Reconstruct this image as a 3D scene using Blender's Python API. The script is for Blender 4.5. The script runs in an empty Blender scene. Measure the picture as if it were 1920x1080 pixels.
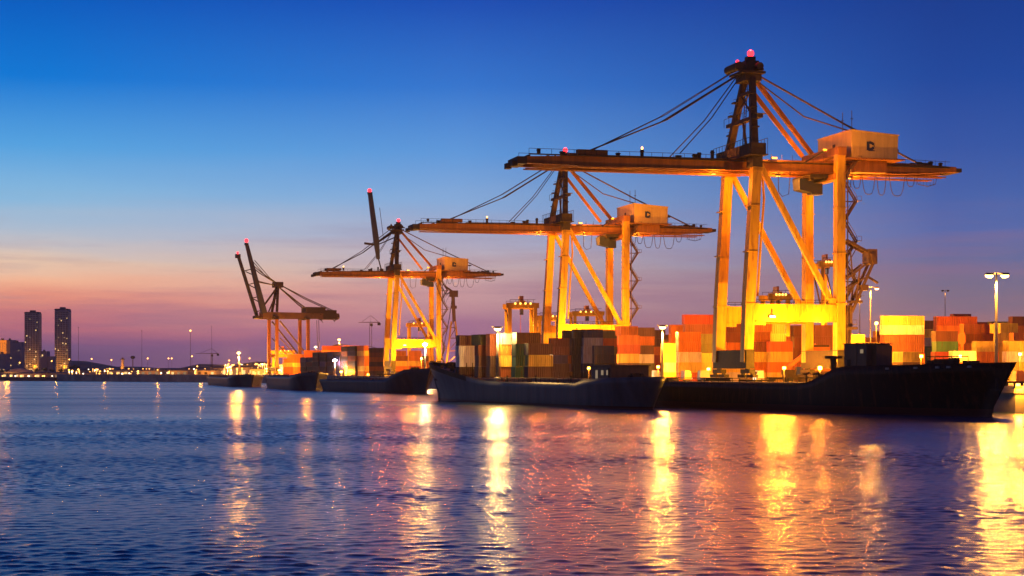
import bpy, math, random
import numpy as np
from mathutils import Vector, Matrix
random.seed(7)
C = bpy.context.scene.collection
sc = bpy.context.scene
R = math.radians
CAMZ, QZ, FPX = 7.8, 4.6, 3200.0          # eye above the water, quay level, focal length in pixels of a 1920 wide frame

def at(px, Y): return (px - 960) / FPX * Y
def zt(py, Y): return CAMZ + (694 - py) / FPX * Y

# ------------------------------------------------------------------ camera
cam = bpy.data.cameras.new("camera"); co = bpy.data.objects.new("camera", cam); C.objects.link(co)
co.location = (0, 0, CAMZ); co.rotation_euler = (R(90), 0, 0)
cam.sensor_width = 36; cam.lens = 36 * FPX / 1920; cam.shift_y = (694 - 540) / 1920
cam.clip_start = 0.5; cam.clip_end = 30000
sc.camera = co
sc.view_settings.view_transform = 'Standard'; sc.view_settings.look = 'None'
sc.view_settings.exposure = 0; sc.view_settings.gamma = 1
sc.cycles.use_denoising = True
sc.cycles.max_bounces = 5; sc.cycles.diffuse_bounces = 2; sc.cycles.glossy_bounces = 3
sc.cycles.caustics_reflective = False; sc.cycles.caustics_refractive = False
sc.cycles.sample_clamp_indirect = 4.0

# ------------------------------------------------------------------ dusk sky
def lin(c): return tuple(((v / 255) / 12.92 if v / 255 <= 0.04045 else ((v / 255 + 0.055) / 1.055) ** 2.4) for v in c) + (1,)
SKY_L = [(690, (112, 82, 122)), (655, (128, 88, 128)), (615, (182, 106, 122)), (575, (228, 144, 124)), (540, (244, 182, 148)), (500, (230, 198, 174)),
         (450, (182, 190, 204)), (380, (134, 184, 222)), (290, (84, 162, 224)), (170, (10, 120, 212)), (0, (0, 84, 186))]
SKY_C = [(690, (150, 100, 128)), (655, (150, 100, 138)), (615, (164, 114, 142)), (575, (188, 140, 150)), (540, (202, 158, 160)), (500, (198, 172, 174)),
         (450, (176, 176, 198)), (380, (132, 170, 216)), (290, (92, 152, 218)), (170, (50, 118, 206)), (0, (16, 72, 176))]
SKY_R = [(690, (150, 96, 92)), (655, (152, 102, 108)), (615, (154, 114, 118)), (575, (136, 112, 128)), (540, (122, 110, 136)), (500, (104, 108, 148)),
         (450, (86, 105, 167)), (380, (68, 99, 169)), (290, (48, 86, 165)), (170, (22, 72, 158)), (0, (14, 58, 142))]
wd = bpy.data.worlds.new("World"); sc.world = wd; wd.use_nodes = True
nt = wd.node_tree; N = nt.nodes; L = nt.links
for n in list(N): N.remove(n)
tc = N.new('ShaderNodeTexCoord'); sep = N.new('ShaderNodeSeparateXYZ'); L.new(tc.outputs['Generated'], sep.inputs[0])
def wmath(op, a, b=None, clamp=False):
    m = N.new('ShaderNodeMath'); m.operation = op; m.use_clamp = clamp
    for i, v in enumerate((a, b)):
        if v is None: continue
        if isinstance(v, (int, float)): m.inputs[i].default_value = v
        else: L.new(v, m.inputs[i])
    return m.outputs[0]
# streaky cloud bands shift the height at which the gradient is read
mp = N.new('ShaderNodeMapping'); mp.inputs['Scale'].default_value = (3.0, 3.0, 34.0); L.new(tc.outputs['Generated'], mp.inputs[0])
nz = N.new('ShaderNodeTexNoise'); nz.inputs['Scale'].default_value = 1.6; nz.inputs['Detail'].default_value = 5; nz.inputs['Roughness'].default_value = 0.55
L.new(mp.outputs[0], nz.inputs['Vector'])
cl = wmath('MULTIPLY', wmath('SUBTRACT', nz.outputs['Fac'], 0.5), 0.045)
lowmask = wmath('SUBTRACT', 1.0, wmath('MULTIPLY', sep.outputs['Z'], 7.0), True)
zz = wmath('ADD', wmath('ABSOLUTE', sep.outputs['Z']), wmath('MULTIPLY', cl, lowmask))
ZM = 0.5
fac = wmath('DIVIDE', zz, ZM, True)
az = wmath('DIVIDE', sep.outputs['X'], wmath('MAXIMUM', wmath('ABSOLUTE', sep.outputs['Y']), 0.05))
def ramp(stops, zen):
    r = N.new('ShaderNodeValToRGB'); cr = r.color_ramp; cr.interpolation = 'LINEAR'
    pts = [((694 - y) / FPX / ZM, tuple(v * (math.exp(0.0050 * .55 / max(.012, (694 - y) / FPX)) if y < 640 else 1.12) for v in lin(c)[:3]) + (1,)) for y, c in stops] + [(0.30 / ZM, lin(zen[0])), (1.0, lin(zen[1]))]
    while len(cr.elements) < len(pts): cr.elements.new(0.5)
    for e, (p, c) in zip(cr.elements, sorted(pts)): e.position = p; e.color = c
    L.new(fac, r.inputs[0]); return r.outputs[0]
rl = ramp(SKY_L, ((0, 64, 160), (8, 40, 105))); rc = ramp(SKY_C, ((10, 58, 152), (10, 36, 100))); rr = ramp(SKY_R, ((26, 52, 132), (16, 34, 92)))
def wmix(f, a, b):
    m = N.new('ShaderNodeMix'); m.data_type = 'RGBA'; L.new(f, m.inputs[0]); L.new(a, m.inputs[6]); L.new(b, m.inputs[7]); return m.outputs[2]
f1 = wmath('DIVIDE', wmath('ADD', az, 0.27), 0.24, True); f2 = wmath('DIVIDE', wmath('ADD', az, 0.03), 0.28, True)
col = wmix(f2, wmix(f1, rl, rc), rr)
mp2 = N.new('ShaderNodeMapping'); mp2.inputs['Scale'].default_value = (2.6, 2.6, 40.0); mp2.inputs['Location'].default_value = (3.1, 1.7, 0.4); L.new(tc.outputs['Generated'], mp2.inputs[0])
n2 = N.new('ShaderNodeTexNoise'); n2.inputs['Scale'].default_value = 2.0; n2.inputs['Detail'].default_value = 6; n2.inputs['Roughness'].default_value = 0.6; L.new(mp2.outputs[0], n2.inputs['Vector'])
bank = wmath('MULTIPLY', wmath('MULTIPLY', wmath('SUBTRACT', n2.outputs['Fac'], 0.46), 5.0, True), wmath('SUBTRACT', 1.0, wmath('MULTIPLY', wmath('ABSOLUTE', wmath('SUBTRACT', wmath('ABSOLUTE', sep.outputs['Z']), 0.036)), 15.0), True))
mk = N.new('ShaderNodeMix'); mk.data_type = 'RGBA'; L.new(wmath('MULTIPLY', bank, 0.62), mk.inputs[0]); L.new(col, mk.inputs[6]); mk.inputs[7].default_value = lin((150, 112, 142)); col = mk.outputs[2]
bg = N.new('ShaderNodeBackground'); bg.inputs['Strength'].default_value = 1.0; L.new(col, bg.inputs[0])
wo = N.new('ShaderNodeOutputWorld'); L.new(bg.outputs[0], wo.inputs[0])

# ------------------------------------------------------------------ materials
MAT = {}
def mat(name, base, rough=0.6, metal=0.0, var=0.25, scale=0.6, dirt=None, dirt_amt=0.0, bump=0.0, spec=0.4, streak=False):
    m = bpy.data.materials.new(name); m.use_nodes = True; n = m.node_tree.nodes; l = m.node_tree.links
    b = n['Principled BSDF']; b.inputs['Roughness'].default_value = rough; b.inputs['Metallic'].default_value = metal
    b.inputs['Specular IOR Level'].default_value = spec
    g = n.new('ShaderNodeNewGeometry')
    mpn = n.new('ShaderNodeMapping'); l.new(g.outputs['Position'], mpn.inputs[0])
    if streak: mpn.inputs['Scale'].default_value = (1.6, 1.6, 0.22)
    t = n.new('ShaderNodeTexNoise'); t.inputs['Scale'].default_value = scale; t.inputs['Detail'].default_value = 6; l.new(mpn.outputs[0], t.inputs['Vector'])
    mr = n.new('ShaderNodeMapRange'); mr.inputs[1].default_value = 0.3; mr.inputs[2].default_value = 0.7
    mr.inputs[3].default_value = 1 - var; mr.inputs[4].default_value = 1 + var * 0.5; l.new(t.outputs['Fac'], mr.inputs[0])
    mx = n.new('ShaderNodeMix'); mx.data_type = 'RGBA'; mx.blend_type = 'MULTIPLY'; mx.inputs[0].default_value = 1
    if base == 'object':
        oi = n.new('ShaderNodeObjectInfo'); l.new(oi.outputs['Color'], mx.inputs[6])
    else: mx.inputs[6].default_value = tuple(base) + (1,)
    l.new(mr.outputs[0], mx.inputs[7]); out = mx.outputs[2]
    if dirt:
        t2 = n.new('ShaderNodeTexNoise'); t2.inputs['Scale'].default_value = scale * 2.3; t2.inputs['Detail'].default_value = 8; t2.inputs['Roughness'].default_value = 0.65
        l.new(mpn.outputs[0], t2.inputs['Vector'])
        m2 = n.new('ShaderNodeMapRange'); m2.inputs[1].default_value = 0.52; m2.inputs[2].default_value = 0.68; m2.inputs[4].default_value = dirt_amt
        l.new(t2.outputs['Fac'], m2.inputs[0])
        mx2 = n.new('ShaderNodeMix'); mx2.data_type = 'RGBA'; l.new(m2.outputs[0], mx2.inputs[0]); l.new(out, mx2.inputs[6]); mx2.inputs[7].default_value = tuple(dirt) + (1,)
        out = mx2.outputs[2]
    l.new(out, b.inputs['Base Color'])
    if bump:
        bp = n.new('ShaderNodeBump'); bp.inputs['Distance'].default_value = bump; l.new(t.outputs['Fac'], bp.inputs['Height']); l.new(bp.outputs[0], b.inputs['Normal'])
    MAT[name] = m; return m
def emit(name, colr, s):
    m = bpy.data.materials.new(name); m.use_nodes = True; b = m.node_tree.nodes['Principled BSDF']
    b.inputs['Base Color'].default_value = (0.02, 0.02, 0.02, 1); b.inputs['Emission Color'].default_value = tuple(colr) + (1,); b.inputs['Emission Strength'].default_value = s
    MAT[name] = m; return m
RUST = (0.16, 0.06, 0.025)
mat('crane_paint', (0.50, 0.265, 0.015), 0.55, spec=0.2, var=0.32, scale=0.5, dirt=RUST, dirt_amt=0.75, streak=True)
mat('dark_steel', (0.045, 0.03, 0.02), 0.7, spec=0.15, var=0.3, scale=1.0)
mat('dim_crane_paint', (0.27, 0.10, 0.02), 0.6, spec=0.15, var=0.3, scale=0.5, dirt=RUST, dirt_amt=0.7, streak=True)  # rusty brown, with the upper crane's dimness put into the colour
mat('house_paint', (0.64, 0.40, 0.10), 0.5, spec=0.2, var=0.15, scale=0.4, dirt=RUST, dirt_amt=0.25, streak=True)
mat('cable', (0.04, 0.03, 0.025), 0.6, var=0.1)
mat('black_boom', (0.025, 0.03, 0.045), 0.5, var=0.2)
mat('dull_crane', (0.10, 0.05, 0.025), 0.6, var=0.3, dirt=RUST, dirt_amt=0.4, streak=True)
mat('container_paint', 'object', 0.55, spec=0.2, var=0.25, scale=0.5, dirt=RUST, dirt_amt=0.5, streak=True)
mat('container_door', 'object', 0.55, spec=0.2, var=0.35, scale=0.8, dirt=RUST, dirt_amt=0.6, streak=True)
mat('concrete', (0.30, 0.28, 0.25), 0.85, var=0.35, scale=0.15, dirt=(0.1, 0.09, 0.08), dirt_amt=0.6, bump=0.02)
mat('stone', (0.10, 0.09, 0.085), 0.9, var=0.5, scale=0.3, bump=0.3)
mat('soil', (0.12, 0.10, 0.08), 0.95, var=0.4, scale=0.03)
mat('deck_paint', (0.20, 0.11, 0.08), 0.7, var=0.3, scale=0.4, dirt=RUST, dirt_amt=0.6)
mat('wood', (0.20, 0.12, 0.06), 0.8, var=0.3, scale=0.6)
mat('rubber', (0.02, 0.02, 0.02), 0.8, var=0.2)
mat('pole_paint', (0.22, 0.19, 0.15), 0.5, var=0.15)
mat('shed_wall', (0.42, 0.34, 0.26), 0.8, var=0.3, scale=0.1, dirt=(0.12, 0.08, 0.05), dirt_amt=0.5, streak=True)
mat('shed_roof', (0.12, 0.09, 0.08), 0.7, var=0.4, scale=0.1)
mat('tower_wall', (0.20, 0.19, 0.22), 0.6, var=0.15, scale=0.05)
mat('tower_glass', (0.03, 0.035, 0.055), 0.15, var=0.2, scale=0.05, spec=0.6)
mat('glass', (0.03, 0.04, 0.05), 0.08, var=0.05, spec=0.8)
mat('leaf', (0.035, 0.055, 0.02), 0.8, var=0.5, scale=0.2)
mat('bark', (0.06, 0.045, 0.03), 0.9, var=0.3)
mat('white_paint', (0.75, 0.72, 0.68), 0.5, var=0.15)
mat('orange_paint', (0.62, 0.18, 0.03), 0.5, var=0.2, dirt=RUST, dirt_amt=0.4)
mat('truck_paint', (0.55, 0.42, 0.30), 0.45, var=0.2)
WARM = (1.0, 0.39, 0.045); SOD = (1.0, 0.34, 0.018); COOL = (0.80, 0.72, 1.0)
emit('lamp_warm', (1.0, 0.52, 0.16), 12); emit('lamp_sodium', (1.0, 0.40, 0.06), 5); emit('lamp_cool', (0.9, 0.8, 1.0), 50)
emit('lamp_red', (1.0, 0.02, 0.03), 5); emit('lamp_far', (1.0, 0.40, 0.08), 8); emit('lamp_far_white', (1.0, 0.75, 0.5), 5); emit('window_lit', (1.0, 0.6, 0.22), 1.3)
emit('window_dim', (1.0, 0.7, 0.4), 0.25)

def hull_mat(name, top, boot, zb, rough=0.45):
    m = mat(name, top, rough, spec=0.12, var=0.35, scale=0.25, dirt=RUST, dirt_amt=0.22, streak=True)
    n = m.node_tree.nodes; l = m.node_tree.links; b = n['Principled BSDF']
    src = b.inputs['Base Color'].links[0].from_socket
    g = n.new('ShaderNodeNewGeometry'); s = n.new('ShaderNodeSeparateXYZ'); l.new(g.outputs['Position'], s.inputs[0])
    c = n.new('ShaderNodeMath'); c.operation = 'LESS_THAN'; c.inputs[1].default_value = zb; l.new(s.outputs['Z'], c.inputs[0])
    mx = n.new('ShaderNodeMix'); mx.data_type = 'RGBA'; l.new(c.outputs[0], mx.inputs[0]); l.new(src, mx.inputs[6]); mx.inputs[7].default_value = tuple(boot) + (1,)
    l.new(mx.outputs[2], b.inputs['Base Color'])
hull_mat('hull_black', (0.006, 0.005, 0.005), (0.05, 0.012, 0.01), 1.3)
hull_mat('hull_grey', (0.055, 0.062, 0.072), (0.05, 0.014, 0.012), 0.55)
hull_mat('hull_dark', (0.042, 0.035, 0.04), (0.04, 0.015, 0.012), 0.5)

# water: wind patches change the unresolved roughness; larger ripples are real geometry
WROUGH = (0.20, 0.28)
mw = bpy.data.materials.new('water'); mw.use_nodes = True; n = mw.node_tree.nodes; l = mw.node_tree.links; MAT['water'] = mw
b = n['Principled BSDF']; b.inputs['Base Color'].default_value = (0.008, 0.034, 0.095, 1); b.inputs['IOR'].default_value = 1.33
b.inputs['Roughness'].default_value = 0.07; b.inputs['Specular IOR Level'].default_value = 0.5
g = n.new('ShaderNodeNewGeometry')
def wn(scale, sx, sy, detail, rough=0.5):
    m1 = n.new('ShaderNodeMapping'); m1.inputs['Scale'].default_value = (sx, sy, 1); m1.inputs['Rotation'].default_value = (0, 0, random.uniform(-0.12, 0.12)); l.new(g.outputs['Position'], m1.inputs[0])
    t = n.new('ShaderNodeTexNoise'); t.inputs['Scale'].default_value = scale; t.inputs['Detail'].default_value = detail; t.inputs['Roughness'].default_value = rough
    t.inputs['Distortion'].default_value = 0.4
    l.new(m1.outputs[0], t.inputs['Vector']); return t.outputs['Fac']
def nm(op, a, b_=None):
    m1 = n.new('ShaderNodeMath'); m1.operation = op
    for i, v in enumerate((a, b_)):
        if v is None: continue
        if isinstance(v, (int, float)): m1.inputs[i].default_value = v
        else: l.new(v, m1.inputs[i])
    return m1.outputs[0]
rg = n.new('ShaderNodeMapRange'); rg.inputs[1].default_value = 0.35; rg.inputs[2].default_value = 0.65; rg.inputs[3].default_value = WROUGH[0]; rg.inputs[4].default_value = WROUGH[1]
l.new(wn(0.02, 0.12, 1.0, 3), rg.inputs[0]); l.new(rg.outputs[0], b.inputs['Roughness'])
bp = n.new('ShaderNodeBump'); bp.inputs['Distance'].default_value = 0.05; bp.inputs['Strength'].default_value = 0.9; l.new(wn(1.7, 0.5, 1.0, 3, 0.55), bp.inputs['Height']); l.new(bp.outputs[0], b.inputs['Normal'])

# ------------------------------------------------------------------ mesh helpers
class MB:
    def __init__(s): s.v = []; s.f = []; s.m = []
    def quadbox(s, P, mi=0):
        o = len(s.v); s.v += [tuple(p) for p in P]
        for q in ((0, 3, 2, 1), (4, 5, 6, 7), (0, 1, 5, 4), (1, 2, 6, 5), (2, 3, 7, 6), (3, 0, 4, 7)): s.f.append(tuple(o + i for i in q)); s.m.append(mi)
        return s
    def box(s, x0, x1, y0, y1, z0, z1, mi=0):
        return s.quadbox([(x0, y0, z0), (x1, y0, z0), (x1, y1, z0), (x0, y1, z0), (x0, y0, z1), (x1, y0, z1), (x1, y1, z1), (x0, y1, z1)], mi)
    def beam(s, p0, p1, w, h, w1=None, h1=None, ref=(0, 0, 1), mi=0):
        p0, p1 = Vector(p0), Vector(p1); d = (p1 - p0).normalized(); r = Vector(ref)
        if abs(d.dot(r)) > 0.95: r = Vector((0, 1, 0))
        a = d.cross(r).normalized(); c = a.cross(d).normalized(); w1 = w if w1 is None else w1; h1 = h if h1 is None else h1
        P = []
        for p, ww, hh in ((p0, w, h), (p1, w1, h1)):
            P += [p - a * ww / 2 - c * hh / 2, p + a * ww / 2 - c * hh / 2, p + a * ww / 2 + c * hh / 2, p - a * ww / 2 + c * hh / 2]
        return s.quadbox(P, mi)
    def tube(s, pts, r, n=6, r1=None, mi=0):
        pts = [Vector(p) for p in pts]; o = len(s.v); k = len(pts); r1 = r if r1 is None else r1
        for i, p in enumerate(pts):
            d = (pts[min(i + 1, k - 1)] - pts[max(i - 1, 0)]).normalized(); ref = Vector((0, 0, 1)) if abs(d.z) < 0.9 else Vector((1, 0, 0))
            a = d.cross(ref).normalized(); c = d.cross(a); rr_ = r + (r1 - r) * i / max(1, k - 1)
            for j in range(n):
                t = 2 * math.pi * j / n; s.v.append(tuple(p + a * math.cos(t) * rr_ + c * math.sin(t) * rr_))
        for i in range(k - 1):
            for j in range(n):
                s.f.append((o + i * n + j, o + i * n + (j + 1) % n, o + (i + 1) * n + (j + 1) % n, o + (i + 1) * n + j)); s.m.append(mi)
        s.f.append(tuple(o + j for j in range(n))[::-1]); s.m.append(mi); s.f.append(tuple(o + (k - 1) * n + j for j in range(n))); s.m.append(mi)
        return s
    def ball(s, c, r, n=8, k=5, mi=0, sz=1.0):
        o = len(s.v)
        for i in range(1, k):
            a = math.pi * i / k
            for j in range(n):
                t = 2 * math.pi * j / n; s.v.append((c[0] + r * math.sin(a) * math.cos(t), c[1] + r * math.sin(a) * math.sin(t), c[2] + r * sz * math.cos(a)))
        s.v += [(c[0], c[1], c[2] + r * sz), (c[0], c[1], c[2] - r * sz)]; T = o + (k - 1) * n; B = T + 1
        for i in range(k - 2):
            for j in range(n): s.f.append((o + i * n + j, o + (i + 1) * n + j, o + (i + 1) * n + (j + 1) % n, o + i * n + (j + 1) % n)); s.m.append(mi)
        for j in range(n):
            s.f.append((T, o + j, o + (j + 1) % n)); s.m.append(mi)
            s.f.append((B, o + (k - 2) * n + (j + 1) % n, o + (k - 2) * n + j)); s.m.append(mi)
        return s
    def prism(s, poly, z0, z1, mi=0):
        o = len(s.v); k = len(poly); s.v += [(x, y, z0) for x, y in poly] + [(x, y, z1) for x, y in poly]
        s.f.append(tuple(range(o, o + k))[::-1]); s.f.append(tuple(range(o + k, o + 2 * k))); s.m += [mi, mi]
        for i in range(k): s.f.append((o + i, o + (i + 1) % k, o + k + (i + 1) % k, o + k + i)); s.m.append(mi)
        return s
    def mesh(s, name, mats, smooth=False):
        me = bpy.data.meshes.new(name); me.from_pydata(s.v, [], s.f); me.update()
        for m in (mats if isinstance(mats, (list, tuple)) else [mats]): me.materials.append(MAT[m])
        for p, mi in zip(me.polygons, s.m): p.material_index = mi; p.use_smooth = smooth
        return me
    def build(s, name, mats, parent=None, smooth=False, loc=None):
        o = bpy.data.objects.new(name, s.mesh(name, mats, smooth)); C.objects.link(o)
        if parent is not None: o.parent = parent
        if loc is not None: o.location = loc
        return o
def tag(o, label=None, cat=None, group=None, kind=None):
    for k, v in (('label', label), ('category', cat), ('group', group), ('kind', kind)):
        if v: o[k] = v
    return o
def empty(name, loc, rz, label, cat, group=None):
    o = bpy.data.objects.new(name, None); C.objects.link(o); o.empty_display_size = 1
    o.location = loc; o.rotation_euler = (0, 0, rz); return tag(o, label, cat, group)
def copy_tree(o, parent=None):
    c = o.copy(); C.objects.link(c); c.parent = parent
    for ch in list(o.children): copy_tree(ch, c)
    return c
def light(parent, loc, power, colr=WARM, radius=0.5, name='lamp_glow'):
    d = bpy.data.lights.new(name, 'POINT'); d.energy = power; d.color = colr; d.shadow_soft_size = radius
    o = bpy.data.objects.new(name, d); C.objects.link(o); o.parent = parent; o.location = loc; return o

# ------------------------------------------------------------------ setting
def water_mesh():
    rng = np.random.default_rng(3)
    ys = [48.0]
    while ys[-1] < 340: ys.append(ys[-1] + 0.09 + 0.0016 * (ys[-1] - 48))
    ys = np.array(ys); xs = np.arange(-112, 112.01, 0.16)
    X, Y = np.meshgrid(xs, ys); Z = np.zeros_like(X)
    for i in range(64):
        lam = 0.45 * (2.0 / 0.45) ** rng.random(); th = math.pi / 2 + rng.normal(0, 0.72); kk = 2 * math.pi / lam
        amp = WSLOPE / kk * math.sqrt(2.0 / 64) * (1.0 if lam < 5 else 0.8)
        ph = kk * (X * math.cos(th) + Y * math.sin(th)) + rng.random() * 6.283 + 0.9 * np.sin(X * rng.uniform(.05, .12) + Y * rng.uniform(.02, .07) + rng.random() * 6)
        Z += amp * np.sin(ph)
    Z += 0.35 * np.abs(Z) 
    gust = 0.75 + 0.35 * np.sin(X * .035 + 1.3 * np.sin(Y * .06)) * np.sin(Y * .09 + 0.8 * np.sin(X * .05))
    Z *= gust
    fd = np.clip((340 - Y) / 90, 0, 1) * np.clip((Y - 48) / 6, 0, 1) * np.clip((112 - np.abs(X)) / 15, 0, 1); Z *= fd
    ny, nx = X.shape; V = np.stack([X, Y, Z], -1).reshape(-1, 3)
    idx = np.arange(ny * nx).reshape(ny, nx); F = np.stack([idx[:-1, :-1], idx[:-1, 1:], idx[1:, 1:], idx[1:, :-1]], -1).reshape(-1, 4)
    x0, x1, y0, y1 = xs[0], xs[-1], ys[0], ys[-1]; B = 9000
    ex = np.array([(-B, -300, 0), (B, -300, 0), (-B, y0, 0), (x0, y0, 0), (x1, y0, 0), (B, y0, 0), (-B, y1, 0), (x0, y1, 0), (x1, y1, 0), (B, y1, 0), (-B, B, 0), (B, B, 0), (x0, -300, 0), (x1, -300, 0), (x0, B, 0), (x1, B, 0)])
    o = len(V); V = np.concatenate([V, ex]); q = [(0, 12, 3, 2), (12, 13, 4, 3), (13, 1, 5, 4), (2, 3, 7, 6), (4, 5, 9, 8), (6, 7, 14, 10), (7, 8, 15, 14), (8, 9, 11, 15)]
    F = np.concatenate([F, np.array(q) + o])
    me = bpy.data.meshes.new('water'); me.vertices.add(len(V)); me.vertices.foreach_set('co', V.astype(np.float32).ravel())
    me.loops.add(F.size); me.loops.foreach_set('vertex_index', F.astype(np.int32).ravel()); me.polygons.add(len(F))
    me.polygons.foreach_set('loop_start', np.arange(0, F.size, 4, dtype=np.int32)); me.polygons.foreach_set('use_smooth', np.ones(len(F), dtype=bool))
    me.update(calc_edges=True); me.materials.append(MAT['water']); return me
WSLOPE = 0.10
wobj = bpy.data.objects.new('water', water_mesh()); C.objects.link(wobj); tag(wobj, kind='structure')
EDGE = [(900, 262), (260, 300), (92, 312), (50, 384), (8, 520), (5, 560), (-62, 824), (-170, 1090), (-330, 1236)]
tag(MB().prism(EDGE + [(-330, 9500), (9000, 9500), (9000, 262)], -4, QZ).build('quay', 'concrete'), kind='structure')
SH = [(-330.1, 1232), (-560, 1262), (-900, 1250), (-1500, 1290), (-6000, 1400), (-6000, 9400), (-330.1, 9400)]
tag(MB().prism(SH[::-1], -3, 2.3).build('ground', 'soil'), kind='structure')
e = MB()
for (x0, y0), (x1, y1) in zip(SH[:4], SH[1:5]):
    e.quadbox([(x0, y0 - 6, -1.5), (x1, y1 - 6, -1.5), (x1, y1 - 0.1, -1.5), (x0, y0 - 0.1, -1.5), (x0, y0 - 2, 2.0), (x1, y1 - 2, 2.0), (x1, y1 - 0.1, 2.6), (x0, y0 - 0.1, 2.6)])
tag(e.build('embankment', 'stone'), kind='structure')
h = MB(); hp = []
for i in range(90):
    x = -2600 + i * 60; hp.append((x, 18 + 9 * math.sin(i * 0.7) + 6 * math.sin(i * 1.9 + 1) + random.uniform(0, 6)))
for (x0, a), (x1, c) in zip(hp, hp[1:]):
    h.quadbox([(x0, 5200, 0), (x1, 5200, 0), (x1, 5700, 0), (x0, 5700, 0), (x0, 5350, a), (x1, 5350, c), (x1, 5600, c), (x0, 5600, a)])
tag(h.build('hills', 'soil'), kind='structure')
# quay coping, rails
k = MB()
for (x0, y0), (x1, y1) in zip(EDGE, EDGE[1:]):
    d = Vector((x1 - x0, y1 - y0)).normalized(); nn = Vector((d.y, -d.x)) * 0.9
    if nn.dot(Vector((1, 1))) < 0: nn = -nn
    k.quadbox([(x0 - nn.x * .3, y0 - nn.y * .3, QZ - 1.0), (x1 - nn.x * .3, y1 - nn.y * .3, QZ - 1.0), (x1 + nn.x, y1 + nn.y, QZ - 1.0), (x0 + nn.x, y0 + nn.y, QZ - 1.0),
               (x0 - nn.x * .3, y0 - nn.y * .3, QZ + 0.28), (x1 - nn.x * .3, y1 - nn.y * .3, QZ + 0.28), (x1 + nn.x, y1 + nn.y, QZ + 0.28), (x0 + nn.x, y0 + nn.y, QZ + 0.28)])
tag(k.build('kerb', 'concrete'), kind='structure')

# ------------------------------------------------------------------ quay cranes
def stairs(mb, u, v, z0, z1, rise=4.6, out=3.0):
    z = z0; side = 0
    while z < z1 - rise * 0.6:
        a, c = (u, u + out) if side % 2 == 0 else (u + out, u)
        for dv in (-0.5, 0.5):
            mb.beam((a, v + dv, z), (c, v + dv, z + rise), 0.12, 0.35)
            mb.tube([(a, v + dv, z + 1.1), (c, v + dv, z + rise + 1.1)], 0.07, 4)
        for q in range(7): f = q / 7; mb.box(a + (c - a) * f - .14, a + (c - a) * f + .14, v - .5, v + .5, z + rise * f, z + rise * f + .06)
        mb.box(min(c, c + (0.9 if c > u else -0.6)), max(c, c + (0.9 if c > u else -0.6)), v - 1.1, v + 1.1, z + rise, z + rise + 0.12)
        ee = c + (0.9 if c > u else -0.6)
        for dv in (-1.1, 1.1): mb.tube([(ee, v + dv, z + rise), (ee, v + dv, z + rise + 1.1), (c, v + dv, z + rise + 1.1)], 0.06, 4)
        mb.beam((u - .2, v, z + rise - .1), (c, v, z + rise - .1), .2, .25)
        z += rise; side += 1

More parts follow.
